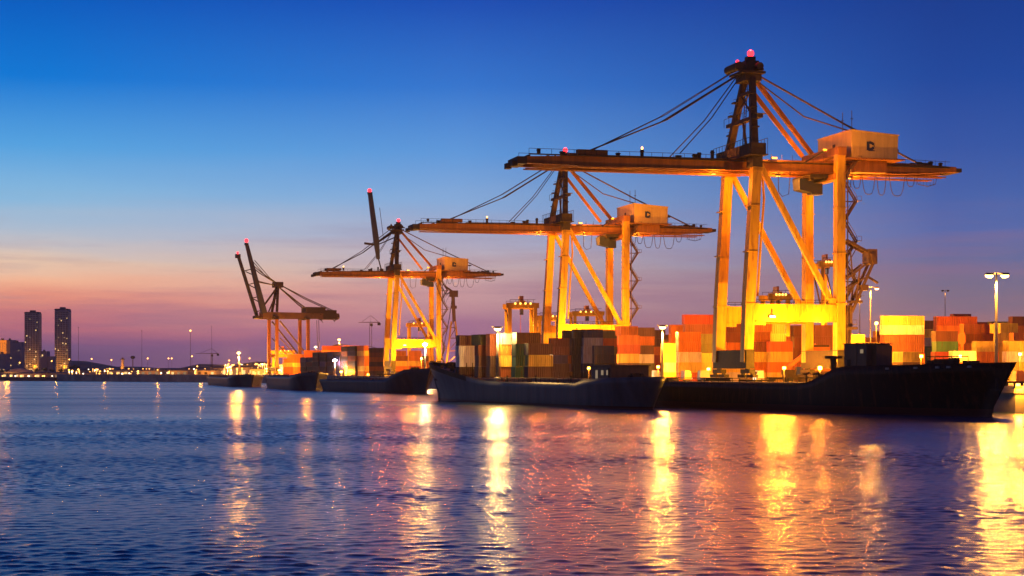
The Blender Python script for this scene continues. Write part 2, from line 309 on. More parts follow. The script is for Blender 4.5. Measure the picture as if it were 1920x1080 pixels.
def make_crane(loc, yaw, label, tip=-52.0, fs=(-36.7, -15.3), back=54.0, flood=22000, top=26000, arm=False, mark=True, legbend=0.0):
    root = empty('quay_crane', loc, yaw, label, 'crane', 'ship-to-shore cranes along the quay')
    VW = (0, 17.0)
    for v in VW:
        MB().beam((-1.3, v, 5.0), (-0.7, v, 20), 2.3, 2.2, 2.4, 2.4, ref=(1, 0, 0)).beam((-0.7, v, 20), (1.0, v, 49), 2.4, 2.4, 2.1, 2.1, ref=(1, 0, 0)) \
            .box(-2.1, 1.2, v - 1.35, v + 1.35, 17.9, 18.3).box(-1.75, 1.0, v - 1.3, v + 1.3, 29.8, 30.05).box(-1.3, 1.5, v - 1.25, v + 1.25, 40.2, 40.45).box(-0.2, 2.3, v - 1.2, v + 1.2, 48.0, 48.4).build('leg', 'crane_paint', root)
        MB().beam((21.5, v, 5.0), (21.6, v, 52.5), 2.3, 2.1, 2.1, 2.0, ref=(1, 0, 0)).box(20.2, 22.9, v - 1.3, v + 1.3, 18.2, 18.6).box(20.35, 22.8, v - 1.2, v + 1.2, 29.8, 30.05).box(20.4, 22.8, v - 1.15, v + 1.15, 40.2, 40.45).build('leg', 'crane_paint', root)
        MB().box(0.3, 20.6, v - 0.85, v + 0.85, 14.3, 18.0).box(0.5, 20.4, v - 1.0, v + 1.0, 18.0, 18.15).box(0.5, 20.4, v - 1.0, v + 1.0, 14.15, 14.3) \
            .box(0.3, 3.0, v - 0.8, v + 0.8, 13.4, 14.2).build('portal_beam', 'crane_paint', root)
        MB().beam((2.0, v, 49.5), (19.6, v, 18.6), 1.1, 1.2).box(18.6, 20.5, v - .75, v + .75, 18.1, 19.6).build('brace', 'crane_paint', root)
        # handrail on the portal beam
        r = MB()
        for i in range(11): r.tube([(1.5 + i * 1.8, v + .8, 18.1), (1.5 + i * 1.8, v + .8, 19.2)], .05, 4)
        r.tube([(1.5, v + .8, 19.2), (19.6, v + .8, 19.2)], .06, 4).tube([(1.5, v + .8, 18.7), (19.6, v + .8, 18.7)], .05, 4); r.build('handrail', 'dark_steel', root)
    for u, t in ((-1.0, 'crane_paint'), (21.5, 'crane_paint')):
        MB().box(u - 1.0, u + 1.0, -1.5, 18.5, 3.7, 7.6).box(u - 1.15, u + 1.15, -1.6, 18.6, 7.6, 7.75).box(u - 1.15, u + 1.15, -1.6, 18.6, 3.55, 3.7).build('sill_beam', 'dark_steel', root)
        for v in VW:
            bg_ = MB().box(u - .7, u + .7, v - 2.6, v + 2.6, 2.5, 3.4).box(u - .4, u + .4, v - .6, v + .6, 3.3, 3.6)
            for s in (-1, 1): bg_.box(u - .6, u + .6, v + s * 2.6 - 1.9, v + s * 2.6 + 1.9, 1.5, 2.2).box(u - .35, u + .35, v + s * 2.6 - .4, v + s * 2.6 + .4, 2.1, 2.6)
            o = bg_.build('bogie', 'dark_steel', root)
            for q in range(8):
                vv = v - 4.2 + q * 1.2; ww = MB().tube([(u - .3, vv, .62), (u + .3, vv, .62)], .55, 10); ww.build('wheel', 'dark_steel', o)
    # transverse headers on the leg tops
    MB().box(-1.0, 2.6, -2.0, 19.0, 51.8, 54.3).box(-1.6, 3.0, -2.4, 19.4, 51.55, 51.8).box(-0.2, 2.2, -1, 2.6, 49, 51.6).box(-0.2, 2.2, 14.4, 18, 49, 51.6).build('header_beam', 'dark_steel', root)
    MB().box(20.6, 22.7, -1.4, 18.4, 52.3, 54.2).box(20.4, 22.9, -.2, 17.2, 46.9, 48.2).build('header_beam', 'dim_crane_paint', root)
    hr = MB()
    for u in (-1.5, 2.9):
        for i in range(13): hr.tube([(u, -2.2 + i * 1.8, 51.8), (u, -2.2 + i * 1.8, 55.4)], .06, 4)
        hr.tube([(u, -2.2, 55.4), (u, 19.4, 55.4)], .07, 4)
    hr.build('handrail', 'dark_steel', root)
    # twin girders: seaward boom and landward girder
    for v in (5.2, 11.8):
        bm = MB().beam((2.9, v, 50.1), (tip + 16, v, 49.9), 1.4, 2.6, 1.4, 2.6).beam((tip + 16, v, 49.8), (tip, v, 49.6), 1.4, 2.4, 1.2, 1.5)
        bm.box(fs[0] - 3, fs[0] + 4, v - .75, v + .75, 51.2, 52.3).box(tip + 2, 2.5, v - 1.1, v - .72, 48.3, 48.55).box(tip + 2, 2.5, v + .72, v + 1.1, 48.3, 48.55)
        bm.build('boom', 'dim_crane_paint', root)
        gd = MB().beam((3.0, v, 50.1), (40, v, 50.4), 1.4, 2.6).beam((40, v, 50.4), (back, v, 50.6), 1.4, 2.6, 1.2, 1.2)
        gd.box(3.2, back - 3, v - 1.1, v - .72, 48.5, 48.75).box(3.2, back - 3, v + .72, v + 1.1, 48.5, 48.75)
        gd.build('girder', 'dim_crane_paint', root)
    for i in range(12): u = tip + 1.5 + i * (1.0 - tip) / 12; MB().box(u - .3, u + .3, 5.9, 11.1, 50.2, 50.9).build('cross_tie', 'dark_steel', root)
    for i in range(9): u = 6 + i * (back - 8) / 9; MB().box(u - .3, u + .3, 5.9, 11.1, 50.2, 50.9).build('cross_tie', 'dark_steel', root)
    MB().box(tip - 1.6, tip + .6, 4.4, 12.6, 48.7, 50.3).box(tip - 2.6, tip - 1.4, 5.0, 7.0, 48.2, 49.4).box(tip - 2.6, tip - 1.4, 10, 12, 48.2, 49.4).build('boom_tip', 'dark_steel', root)
    MB().box(back - .6, back + 1.4, 4.6, 12.4, 50, 50.9).build('end_beam', 'dark_steel', root)
    # walkway rails and small fittings along the boom
    for v in (4.2, 12.8):
        fr = MB(); i = tip + 1
        while i < -3:
            fr.tube([(i, v, 50.9), (i, v, 52.1)], .05, 4); i += 2.6
        fr.tube([(tip + 1, v, 52.1), (-3, v, 52.1)], .05, 4)
        i = 4
        while i < back - 2:
            if not 22 < i < 37: fr.tube([(i, v, 51.2), (i, v, 52.6)], .05, 4)
            i += 2.6
        fr.tube([(38, v, 52.6), (back - 2, v, 52.3)], .05, 4)
        fr.box(tip + 1, back - 2, v - .35, v + .35, 50.75, 50.95); fr.build('walkway', 'dark_steel', root)
    for u, hgt_, wd_ in ((-24.3, 1.5, .3), (-11.6, .9, .5), (-10.6, 1.3, .35), (-7.4, 1.9, .3), (-15.6, .5, .6), (-30, .6, .4), (-33, .9, .25), (tip + 3.5, .9, .3), (tip + 9, .5, .5), (42.8, .6, .5), (44.6, .9, .6), (46, .7, .9), (47.6, 1.1, .4), (50.2, .9, .3)):
        if u > tip: MB().box(u - wd_, u + wd_, 5.0, 5.7, 51.2, 51.3 + hgt_).box(u - wd_ * 1.3, u + wd_ * 1.3, 4.9, 5.8, 51.2 + hgt_ * .7, 51.3 + hgt_ * .8).build('deck_vent', 'dark_steel', root)
    sp = MB().tube([(-24.3, 5.3, 52.6), (-24.3, 5.3, 53.0)], .2, 6).ball((-24.3, 5.3, 53.2), .25).build('marker_light', 'lamp_far', root)
    MB().tube([(38.2, 5, 51.4), (38.2, 5, 54.6)], .1, 5).box(37.4, 39.0, 4.7, 5.3, 54.4, 54.9).build('signal_post', 'dark_steel', root)
    # apex tower
    for v0, v1 in ((1.0, 6.6), (16.0, 10.4)):
        MB().beam((1.0, v0, 54.0), (2.8, v1, 71.6), 1.5, 1.6, 1.2, 1.3, ref=(1, 0, 0)).build('tower_leg', 'dark_steel', root)
    tw = MB().box(1.0, 2.4, -.8, 17.8, 60.2, 61.0).box(0.4, 3.0, -1.4, 1.6, 61.0, 61.1).box(1.6, 2.6, 4.6, 12.4, 66.6, 67.2)
    for v in (-1.4, 3, 7, 11, 15, 18): tw.tube([(.6, v, 60.3), (.6, v, 62.2)], .06, 4)
    tw.tube([(.6, -1.4, 62.2), (.6, 18, 62.2)], .06, 4)
    for v in (8.0, 9.2):
        tw.tube([(1.6, v, 54), (2.4, v, 71)], .12, 5)
    for i in range(24): tw.box(1.6 + i * .034 - .05, 1.6 + i * .034 + .05, 8.0, 9.2, 54.6 + i * .7, 54.7 + i * .7)
    tw.beam((1.4, 3, 61), (2.0, 11, 66.8), .3, .3).beam((1.4, 14, 61), (2.0, 6, 66.8), .3, .3).beam((1.2, 6, 54.3), (1.5, 8.6, 60.3), .5, .5)
    for v, z in ((14.9, 62.4), (12.6, 65.2), (1.6, 58.2), (2.9, 62.9), (4.4, 66.2), (15.8, 58.0)): tw.box(.6, 2.2, v - .9, v + .9, z, z + .35).tube([(1, v - .9, z), (1, v - .9, z + 1.0), (1, v + .9, z + 1.0)], .06, 4)
    tw.build('tower_bracing', 'dark_steel', root)
    MB().box(-.4, 5.4, 4.6, 12.4, 71.2, 71.7).box(.8, 4.8, 5.6, 11.4, 69.6, 71.3).box(1.4, 4.6, 6.6, 10.4, 71.7, 74.4).box(-1.4, .8, 6, 8, 72, 73.4).box(5.2, 6.4, 8, 9, 72.5, 73.0) \
        .tube([(-.9, 5, 72.7), (-.9, 12, 72.7)], 1.0, 10).tube([(4.2, 5, 72.9), (4.2, 12, 72.9)], .9, 10).box(2.2, 4.2, 7.6, 9.4, 74.4, 75.5).build('sheave_platform', 'dark_steel', root)
    wl = MB().ball((3.3, 8.5, 76.3), .85).build('warning_light', 'lamp_red', root, True)
    light(wl, (3.3, 8.5, 78.0), 4500, (1, .04, .05), .4)
    MB().ball((-.6, 7, 74.0), .4).build('warning_light', 'lamp_red' if arm else 'dark_steel', root, True)
    # stays
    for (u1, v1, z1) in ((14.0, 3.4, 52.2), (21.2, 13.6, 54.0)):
        MB().beam((3.2, 6.8, 67.0) if v1 < 8 else (4.6, 10.4, 71.4), (u1, v1, z1), .85, .95).build('backstay', 'dim_crane_paint', root)
    for v, vt in ((5.2, 7.2), (11.8, 9.8)):
        for f, rr_ in ((fs[0], .17), (fs[1], .13)):
            MB().tube([(0.8, vt, 71.6), ((0.8 + f) / 2, (vt + v) / 2, 61.2 - abs(f) * .035), (f, v, 52.2)], rr_, 5).build('forestay', 'cable', root)
        MB().tube([(0.2, vt, 72.6), (fs[0] * .5, (vt + v) / 2, 62.0 - 1.0), (fs[0] + 1, v, 52.4)], .09, 4).build('hoist_rope', 'cable', root)
    MB().tube([(5.2, 9.8, 71.8), (28, 10.6, 61.2), (back - 3.2, 11.8, 51.4)], .24, 6).build('back_tie', 'dull_crane', root)
    MB().tube([(5.0, 7.4, 69.4), (16, 7, 62.0), (31, 6.0, 57.9)], .18, 6).build('back_tie', 'dull_crane', root)
    # machinery house
    mh = MB(); poly = [(24.4, 51.7), (36.0, 51.0), (36.2, 57.4), (24.4, 58.3)]
    mh.quadbox([(24.4, -.4, 51.9), (36.0, -.4, 51.9), (36.0, 17.4, 51.9), (24.4, 17.4, 51.9), (24.4, -.4, 58.2), (36.2, -.4, 57.3), (36.2, 17.4, 57.3), (24.4, 17.4, 58.2)])
    mh.quadbox([(24.2, -.6, 58.2), (36.4, -.6, 57.3), (36.4, 17.6, 57.3), (24.2, 17.6, 58.2), (24.2, -.6, 58.4), (36.4, -.6, 57.5), (36.4, 17.6, 57.5), (24.2, 17.6, 58.4)])
    mhx = mh.build('machinery_house', 'house_paint', root)
    MB().box(22.8, 37.5, -1.2, 18.2, 51.55, 51.85).box(26, 34, 1, 16, 48.8, 51.5).build('floor_frame', 'dim_crane_paint', mhx)
    gl = MB()
    if mark:
        # painted letter on the end wall
        gl.box(28.2, 28.9, -.46, -.40, 53.7, 55.7)
        pr = [(28.9 + 1.1 * math.cos(t), 54.7 + .8 * math.sin(t)) for t in [math.pi / 2 - i * math.pi / 8 for i in range(9)]]
        for (a, b1), (c, d) in zip(pr, pr[1:]): gl.beam((a, -.43, b1), (c, -.43, d), .06, .6, ref=(0, 0, 1) if abs(a - c) > .01 else (1, 0, 0))
        gl.box(28.6, 30.2, -.46, -.40, 53.55, 53.75)
    MB().box(24.33, 24.39, 3, 4, 52.0, 54.2).build('door', 'dark_steel', mhx); MB().box(24.33, 24.39, 8, 9.4, 54.6, 56).build('louvre', 'dark_steel', mhx)
    gl.build('lettering', 'black_boom', mhx)
    an = MB()
    for u, v in ((24.8, 5), (25.4, 1.5)): an.tube([(u, v, 58.2), (u, v, 63.0)], .09, 4).box(u - .35, u + .35, v - .1, v + .1, 61, 61.15)
    an.build('antenna', 'cable', mhx)
    # trolley with operator cab, festoon loops
    tr = MB().box(16.0, 21.0, 3.6, 13.4, 47.6, 48.3).box(16.4, 17.2, 4.4, 12.6, 47.0, 47.7).box(19.6, 20.4, 4.4, 12.6, 47.0, 47.7).build('trolley', 'dark_steel', root)
    MB().quadbox([(14.6, 6.2, 45.0), (17.6, 6.2, 44.4), (17.6, 9.8, 44.4), (14.6, 9.8, 45.0), (14.4, 6.0, 47.5), (18.0, 6.0, 47.5), (18.0, 10, 47.5), (14.4, 10, 47.5)]).box(17.8, 20.5, 6.6, 9.4, 44.0, 46.6).build('operator_cab', 'black_boom', tr)
    for u0, du, dpt in ((24.0, 2.6, 3.9), (26.8, 2.2, 3.0), (29.2, 3.4, 4.3), (33.0, 2.4, 4.4), (36.2, 4.0, 4.5), (40.6, 2.2, 2.2)):
        MB().tube([(u0 + du * q / 8, 4.0, 48.4 - dpt * (1 - ((q - 4) / 4) ** 4)) for q in range(9)], .1, 4).build('festoon_cable', 'cable', root)
    fe = MB().tube([(48, 12.8, 50), (48.4, 12.8, 47.8), (51, 12.8, 47.4), (53, 12.8, 48.0), (53.4, 12.8, 49.8)], .1, 4).box(47.8, 53.6, 12.7, 12.9, 49.8, 49.95)
    for q in range(6): fe.tube([(48 + q * .9, 12.8, 49.9), (48 + q * .9, 12.8, 47.6)], .05, 4)
    fe.build('service_basket', 'cable', root)
    MB().tube([(8.2, 4, 48.6), (8.3, 4, 44.0), (9.2, 4, 43.0), (10.8, 4, 43.6), (11.2, 4, 48.6)], .1, 4).build('festoon_cable', 'cable', root)
    st = MB(); stairs(st, 23.0, 0.6, 19, 49.5); st.tube([(22.9, 2.2, 2), (22.9, 2.2, 50)], .1, 5).tube([(23.3, -.7, 2), (23.3, -.7, 49)], .16, 5); stairs(st, 23.0, 0.6, 1.0, 18, 4.2, 1.8); st.build('stairway', 'dull_crane', root)
    MB().tube([(3.4, 2, 48), (3.8, 2, 42), (3.0, 2, 32), (2.2, 2, 20)], .3, 5).build('cable_duct', 'crane_paint', root)
    if arm:   # folded access arm hanging off the landside leg
        a = MB()
        for v in (-.6, 1.8):
            a.beam((23, v, 33.0), (29.2, v, 30.0), .4, .6).beam((29.2, v, 30.0), (30.0, v, 27.5), .9, 1.4).beam((29.8, v, 28), (24.4, v, 16.5), .45, .6).beam((28, v, 27.6), (23, v, 24.0), .35, .45).beam((26.4, v, 26.4), (25.4, v, 19), .3, .4)
            a.beam((23, v, 21.5), (27.6, v, 24.4), .3, .4).beam((24, v, 30.8), (24.6, v, 24), .25, .3)
        a.box(28.4, 30.6, -1.0, 2.2, 27.6, 31.0).box(24.6, 27, -.8, 2, 18.6, 19.2).box(26.8, 28.4, -.9, 2.1, 21.5, 22.8).tube([(23, .6, 26), (26, .6, 31), (29, .6, 30.6)], .12, 5)
        a.tube([(28.5, .6, 25), (31.5, .6, 23.3)], .3, 6).box(23, 25.6, -1.2, 2.4, 12.5, 13.1).beam((23.5, .6, 4), (24.4, .6, 18), 1.2, 1.2).build('access_arm', 'dull_crane', root)
    # floodlights on the portal beam and girder, with further added lights marked below
    fl = MB().box(3.6, 5.2, -1.5, -1.0, 15.0, 15.6).box(4.2, 4.6, -1.2, -.8, 15.5, 17).build('floodlight', 'dark_steel', root)
    MB().box(3.7, 5.1, -1.62, -1.52, 15.02, 15.5).build('lens', 'lamp_warm', fl)
    light(fl, (4.4, -3.2, 14.8), flood * .45, (1.0, .33, .015), .35)
    for uu, vv, zz_, pw in ((8.0, -1.9, 13.0, .8), (16.0, -2.1, 14.0, .4), (8.0, 8.5, 12, .35)):
        light(root, (uu, vv, zz_), flood * pw * .6, (1.0, .30, .012), .4)  # extra lights without fixtures, added to brighten legs and portal
    for uu in (-6, 10, 28):  # added floods under the boom, put in for orange streaks and yard light
        added_flood = MB().box(uu - .5, uu + .5, 7.6, 8.6, 48.2, 48.8).box(uu - .1, uu + .1, 5.5, 11.5, 48.8, 49.0).build('floodlight', 'dark_steel', root); MB().box(uu - .4, uu + .4, 7.7, 8.5, 48.1, 48.18).build('lens', 'lamp_sodium', added_flood)
        light(added_flood, (uu, 8.1, 46.4), flood * .6, (1.0, .27, .010), .6)
    fl2 = MB().box(6.4, 7.8, 3.6, 4.2, 51.5, 52.0).build('floodlight', 'dark_steel', root)
    light(root, (15, -6.5, 53.2), top * .32, SOD, .35); MB().beam((15, 4.6, 51.0), (15, -6.2, 52.4), .2, .3).box(14.5, 15.5, -6.3, -5.9, 52.3, 52.8).build('floodlight', 'dark_steel', root)  # added outrigger flood that brightens the machinery house end wall
    MB().box(6.5, 7.7, 3.5, 3.58, 51.52, 51.9).build('lens', 'lamp_sodium', fl2); light(fl2, (7.2, 3.0, 53.0), top * .15, SOD, .3)
    return root

crane_one = make_crane((54.1, 385, QZ), R(15), 'nearest and tallest yellow gantry crane with boom lowered above the black ship', arm=True)
crane_two = make_crane((16.7, 558, QZ), R(15), 'middle yellow gantry crane standing behind the grey ship, its boom lowered', tip=-47.5)
crane_three = make_crane((-56.4, 824, QZ), R(15), 'smaller looking yellow gantry crane with an extra dark jib raised beside its tower', tip=-36.5, fs=(-29.5, -13))
rb = MB().beam((-7.2, 6, 57), (-8.2, 6, 66), .9, 1.6, 2.2, 2.6, ref=(1, 0, 0)).beam((-8.2, 6, 66), (-11.2, 6, 88.6), 2.2, 2.6, 1.8, 2.0, ref=(1, 0, 0)).box(-12.4, -10.2, 5, 7, 88.4, 89.4).build('raised_jib', 'black_boom', crane_three)
MB().beam((-7.3, 6, 58), (-5.6, 5.4, 51.2), .5, .7).box(-6.4, -4.8, 4.6, 6.4, 51.2, 52.4).build('jib_strut', 'dark_steel', crane_three)
MB().beam((2, 8, 71.5), (-8.6, 6, 64.5), .9, .9).beam((1.5, 8, 68), (-8.4, 6, 63.6), .5, .5).beam((-8.4, 6, 64), (-14, 6, 64.6), 1.0, 1.0).tube([(-6.5, 6, 82), (-5.2, 6, 72), (-4.5, 6, 66)], .12, 4).build('jib_strut', 'dark_steel', crane_three)
MB().ball((-11.4, 6, 90.2), 1.0).build('warning_light', 'lamp_red', crane_three, True)

# the far crane: boom hoisted, dull paint
def far_crane():
    r = empty('quay_crane', (at(519, 1100), 1100, QZ), R(25), 'farthest dull brown gantry crane with twin dark boom arms hoisted upright', 'crane', 'ship-to-shore cranes along the quay')
    for u in (0, 21):
        for v in (0, 17): MB().beam((u, v, 0.5), (u, v, 36), 1.9, 1.9, ref=(1, 0, 0)).build('leg', 'dim_crane_paint', r)
        MB().box(u - .9, u + .9, -1, 18, 2.5, 5.0).build('sill_beam', 'dark_steel', r)
    for v in (0, 17):
        MB().box(.9, 20.1, v - .7, v + .7, 11.5, 13.6).build('portal_beam', 'crane_paint', r)
        MB().beam((2, v, 35), (19.5, v, 14), .9, .9).build('brace', 'dull_crane', r); MB().beam((2, v, 24), (12, v, 13.5), .6, .6).build('brace', 'dull_crane', r)
    for v in (5, 12):
        MB().beam((-8, v, 38.5), (44, v, 38.8), 1.5, 4.6, 1.3, 3.4).build('girder', 'dull_crane', r)
    MB().beam((-7, 5, 40), (-18.5, 5, 84), 3.4, 3.6, 1.8, 2.0, ref=(1, 0, 0)).box(-19.8, -17.6, 4, 6, 83.5, 85).build('boom_arm', 'black_boom', r)
    MB().beam((-9, 14, 38), (-21.5, 14, 77), 1.8, 2.0, 1.6, 1.8, ref=(1, 0, 0)).box(-23.4, -20.2, 13, 15, 75.6, 78.2).build('boom_arm', 'black_boom', r)
    t = MB()
    for i in range(7): z = 42 + i * 4.4; f = (z - 40) / 44; MB().beam((-7 - 11.5 * f, 5, z), (-9.6 - 12.6 * f, 14, z + (3 if i % 2 else -1)), .5, .5).build('boom_lacing', 'dark_steel', r)
    a = MB().beam((1, 3, 41), (3, 7, 58), 1.3, 1.5, ref=(1, 0, 0)).beam((1, 14, 41), (3, 10, 58), 1.3, 1.5, ref=(1, 0, 0)).box(.5, 6, 5, 12, 56.8, 60.4).beam((2, 8, 56), (-9, 6, 42), .8, 1).beam((3, 8, 55), (-3, 8, 41), .6, .8)
    for z in (45, 49, 53): a.beam((1.4, 3.5, z), (1.8, 13, z + 2), .4, .4)
    a.build('apex_tower', 'dark_steel', r)
    s = MB()
    for v in (6, 11):
        s.tube([(4, 8, 59), (22, v, 50), (40, v, 42.5)], .3, 5).tube([(4, 8, 57), (18, v, 46), (24, v, 42)], .45, 5).tube([(3, 8, 59), (-8, v, 66), (-13, v, 70)], .35, 5).tube([(3, 8, 58), (-8, v, 60), (-11, v, 61)], .3, 5).tube([(3, 8, 59.5), (-3, v, 63), (-13, v, 74)], .25, 5)
    s.build('stay', 'cable', r)
    m = MB().box(21, 34, 3, 14, 40.5, 44.4).box(33, 42, 4, 13, 36.4, 42.6).ball((43.5, 8.5, 38.5), 2.3, sz=1.0)
    rnd = random.Random(4)
    for i in range(34):
        u = 20 + rnd.random() * 24; z = 36.5 + rnd.random() * 9 * (1 - (u - 20) / 34); m.beam((u, 3 + rnd.random() * 10, z), (u + rnd.uniform(-3, 3), 3 + rnd.random() * 10, z + rnd.uniform(-3, 3.4)), .35, .35)
    m.build('machinery_deck', 'dark_steel', r)
    MB().beam((-8, 8, 37.2), (-12.5, 8, 37.4), 8, 1.8).box(-1.5, 1.5, 0, 17, 36, 38).box(19.6, 22.4, 0, 17, 36, 37.4).build('cross_beam', 'dark_steel', r)
    MB().ball((-18.7, 5, 86.4), 1.3).build('warning_light', 'lamp_red', r, True); MB().ball((-21.9, 14, 79), .8).build('warning_light', 'lamp_red', r, True)
    MB().tube([(30, 5, 36), (30.4, 5, 22), (28.5, 5, 10)], .2, 4).tube([(30, 9, 36), (30.4, 9, 22), (32, 9, 10)], .2, 4).build('hoist_rope', 'cable', r)
    light(r, (4, -7, 6), 17000, SOD, .5)
    return r
far_crane()

# ------------------------------------------------------------------ ships
def hull_loft(stations, zk=-2.5):
    """stations: x along the keel, rail height, half breadth at rail, half breadth at waterline, extra rake of the rail"""
    mb = MB(); rows = []
    for x, zr, br, bw, rk in stations:
        pts = []
        for f, bb in ((0, bw * .55), (.18, bw * .92), (.36, bw), (.6, bw + (br - bw) * .35), (.85, bw + (br - bw) * .8), (1, br)):
            z = zk + (zr - zk) * f; pts.append((x + rk * max(0, f - .3) / .7, bb, z))
        rows.append(pts)
    k = 6
    for pts in rows:
        mb.v += [(x, -y_, z) for x, y_, z in pts] + [(x, y_, z) for x, y_, z in pts] + [(x, -(y_ - .22) if y_ > .4 else -y_ * .5, z) for x, y_, z in pts[-1:]] + [(x, (y_ - .22) if y_ > .4 else y_ * .5, z) for x, y_, z in pts[-1:]]
    W = 14
    for i in range(len(rows) - 1):
        a, c = i * W, (i + 1) * W
        for j in range(5):
            mb.f.append((a + j, c + j, c + j + 1, a + j + 1)); mb.f.append((a + 6 + j + 1, c + 6 + j + 1, c + 6 + j, a + 6 + j)); mb.m += [0, 0]
        mb.f.append((a + 5, c + 5, c + 12, a + 12)); mb.f.append((a + 13, c + 13, c + 11, a + 11)); mb.m += [0, 0]
        mb.f.append((a, a + 6, c + 6, c)); mb.m.append(0)
    for a in (0, (len(rows) - 1) * W):
        for j in range(5): mb.f.append((a + j, a + j + 1, a + 6 + j + 1, a + 6 + j)); mb.m.append(0)
    return mb
def deck_mesh(stations, drop=0.9):
    mb = MB(); o = 0
    for i, (x, zr, br, bw, rk) in enumerate(stations):
        xx = x + rk * .9; b2 = max(.05, br - .15); mb.v += [(xx, -b2, zr - drop), (xx, b2, zr - drop)]
        if i: mb.f.append((2 * i - 2, 2 * i, 2 * i + 1, 2 * i - 1)); mb.m.append(0)
    return mb
def ship(name, stern, bow, stations, label, hm, beam_note=None):
    d = Vector((bow[0] - stern[0], bow[1] - stern[1])); ang = math.atan2(d.y, d.x)
    r = empty(name, (stern[0], stern[1], 0), ang, label, 'ship'); Ls = d.length
    S = [(x * Ls, zr, br, bw, rk) for x, zr, br, bw, rk in stations]
    hull_loft(S).build('hull', hm, r, True); deck_mesh(S).build('deck', 'deck_paint', r)
    return r, S, Ls
def ship_rail(r, x0, x1, y, z, step=2.2, hh=1.1):
    mb = MB(); x = x0
    while x <= x1: mb.tube([(x, y, z), (x, y, z + hh)], .06, 4); x += step
    mb.tube([(x0, y, z + hh), (x1, y, z + hh)], .07, 4).tube([(x0, y, z + hh * .5), (x1, y, z + hh * .5)], .05, 4); mb.build('railing', 'dark_steel', r)
def windlass(r, x, y, z):
    MB().box(x - 1.2, x + 1.2, y - 1.6, y + 1.6, z, z + .3).tube([(x, y - 1.9, z + .9), (x, y + 1.9, z + .9)], .35, 8).tube([(x, y - 1.3, z + .9), (x, y - .7, z + .9)], .8, 10).tube([(x, y + .7, z + .9), (x, y + 1.3, z + .9)], .8, 10).box(x - .3, x + .3, y - .4, y + .4, z + .3, z + 1.7).build('windlass', 'dark_steel', r)
def bollards(r, xs, y, z):
    for x in xs:
        MB().box(x - .9, x + .9, y - .3, y + .3, z, z + .12).tube([(x - .5, y, z), (x - .5, y, z + .8)], .22, 8).tube([(x + .5, y, z), (x + .5, y, z + .8)], .22, 8).tube([(x - .5, y, z + .8), (x - .5, y, z + .9)], .3, 8).tube([(x + .5, y, z + .8), (x + .5, y, z + .9)], .3, 8).build('bollard', 'dark_steel', r)

# black ship, bow to the right
BS = [(0, 5.5, 3.0, 1.5, -2.5), (.04, 5.4, 5.4, 4.0, -1.0), (.10, 5.3, 6.5, 6.2, 0), (.40, 5.15, 6.5, 6.5, 0), (.54, 5.2, 6.5, 6.5, 0), (.58, 5.7, 6.5, 6.5, 0), (.62, 6.9, 6.5, 6.4, 0), (.655, 8.1, 6.5, 6.3, 0), (.69, 8.55, 6.5, 6.0, 0),
      (.78, 8.6, 6.4, 5.2, 0.2), (.86, 8.75, 5.9, 3.8, .8), (.93, 8.9, 4.6, 2.1, 2.2), (.975, 9.0, 2.8, .9, 3.8), (1.0, 9.1, .5, .12, 5.2)]
BF = lambda f: (f * 95.2 + 9) / 104.2
BS = [(f if f < .09 else BF(f), a_, b_, c_, d_) for f, a_, b_, c_, d_ in BS]
bk, SB, LB = ship('cargo_ship', (30.1, 375.6), (79.8, 284), BS, 'black hulled cargo ship with high raised bow at the right, moored before the nearest crane', 'hull_black')
# camera side of this ship is local -y
dz = 4.2
for x0, x1 in ((14, 28), (29.5, 43), (44.5, 57)):
    MB().box(x0, x1, -3.6, 3.6, dz, dz + 1.0).box(x0 - .2, x1 + .2, -3.8, 3.8, dz + 1.0, dz + 1.25).build('hatch_cover', 'deck_paint', bk)
ship_rail(bk, 4, 58, -6.35, 5.3, 2.4, .9)
bollards(bk, (8, 22, 36, 52), -5.4, dz); windlass(bk, LB * .87, 0, 7.85); windlass(bk, 6, 0, 4.4)
MB().box(73.5, 79.6, -5.9, -.4, 7.7, 12.45).box(73.3, 79.8, -6.05, -.2, 12.45, 12.6).box(79.6, 80.8, -4.6, -1, 7.7, 12.2).box(73.3, 79.8, -5.98, -5.9, 10.05, 10.2).box(76.9, 77.0, -5.98, -5.9, 7.8, 12.4).build('deckhouse', 'dull_crane', bk)
MB().box(74.4, 75.3, -5.98, -5.92, 7.9, 9.7).build('door', 'dark_steel', bk); MB().box(78, 78.8, -5.98, -5.92, 10.8, 11.5).build('window', 'window_dim', bk)
fl_ = MB()
for f, z in [(BF(a_), 8) for a_ in (.80, .865, .905, .925, .955)]:
    i = next(j for j in range(len(SB) - 1) if SB[j][0] <= f * LB <= SB[j + 1][0]); A, B_ = SB[i], SB[i + 1]; t = (f * LB - A[0]) / (B_[0] - A[0]); br = A[2] + (B_[2] - A[2]) * t; bw = A[3] + (B_[3] - A[3]) * t; rk = A[4] + (B_[4] - A[4]) * t
    zr = A[1] + (B_[1] - A[1]) * t; xx = f * LB + rk * .9; MB().box(xx - .45, xx + .45, -br - .02, -br + .5, zr - .75, zr - .4).build('fairlead', 'pole_paint', bk)
cl_ = MB(); rnd = random.Random(5)
for i in range(26): x = rnd.uniform(58, 71); y_ = rnd.uniform(-5, 3); z = 4.3 if x < 65 else 6.4; cl_.box(x - .3, x + .3, y_ - .4, y_ + .4, z, z + rnd.uniform(.5, 1.6))
for x in (61, 64, 67.5): cl_.tube([(x, -4.6, 4.2), (x, -4.6, 7.2)], .14, 6).beam((x - .8, -4.6, 7.0), (x + .9, -4.6, 7.3), .3, .3)
cl_.box(58, 70, -3.2, -2.8, 4.25, 4.45).box(66.6, 67.4, -3.4, -2.6, 4.4, 10.4).box(65.2, 68.8, -3.6, -2.4, 9.9, 10.4).build('deck_gear', 'dark_steel', bk)
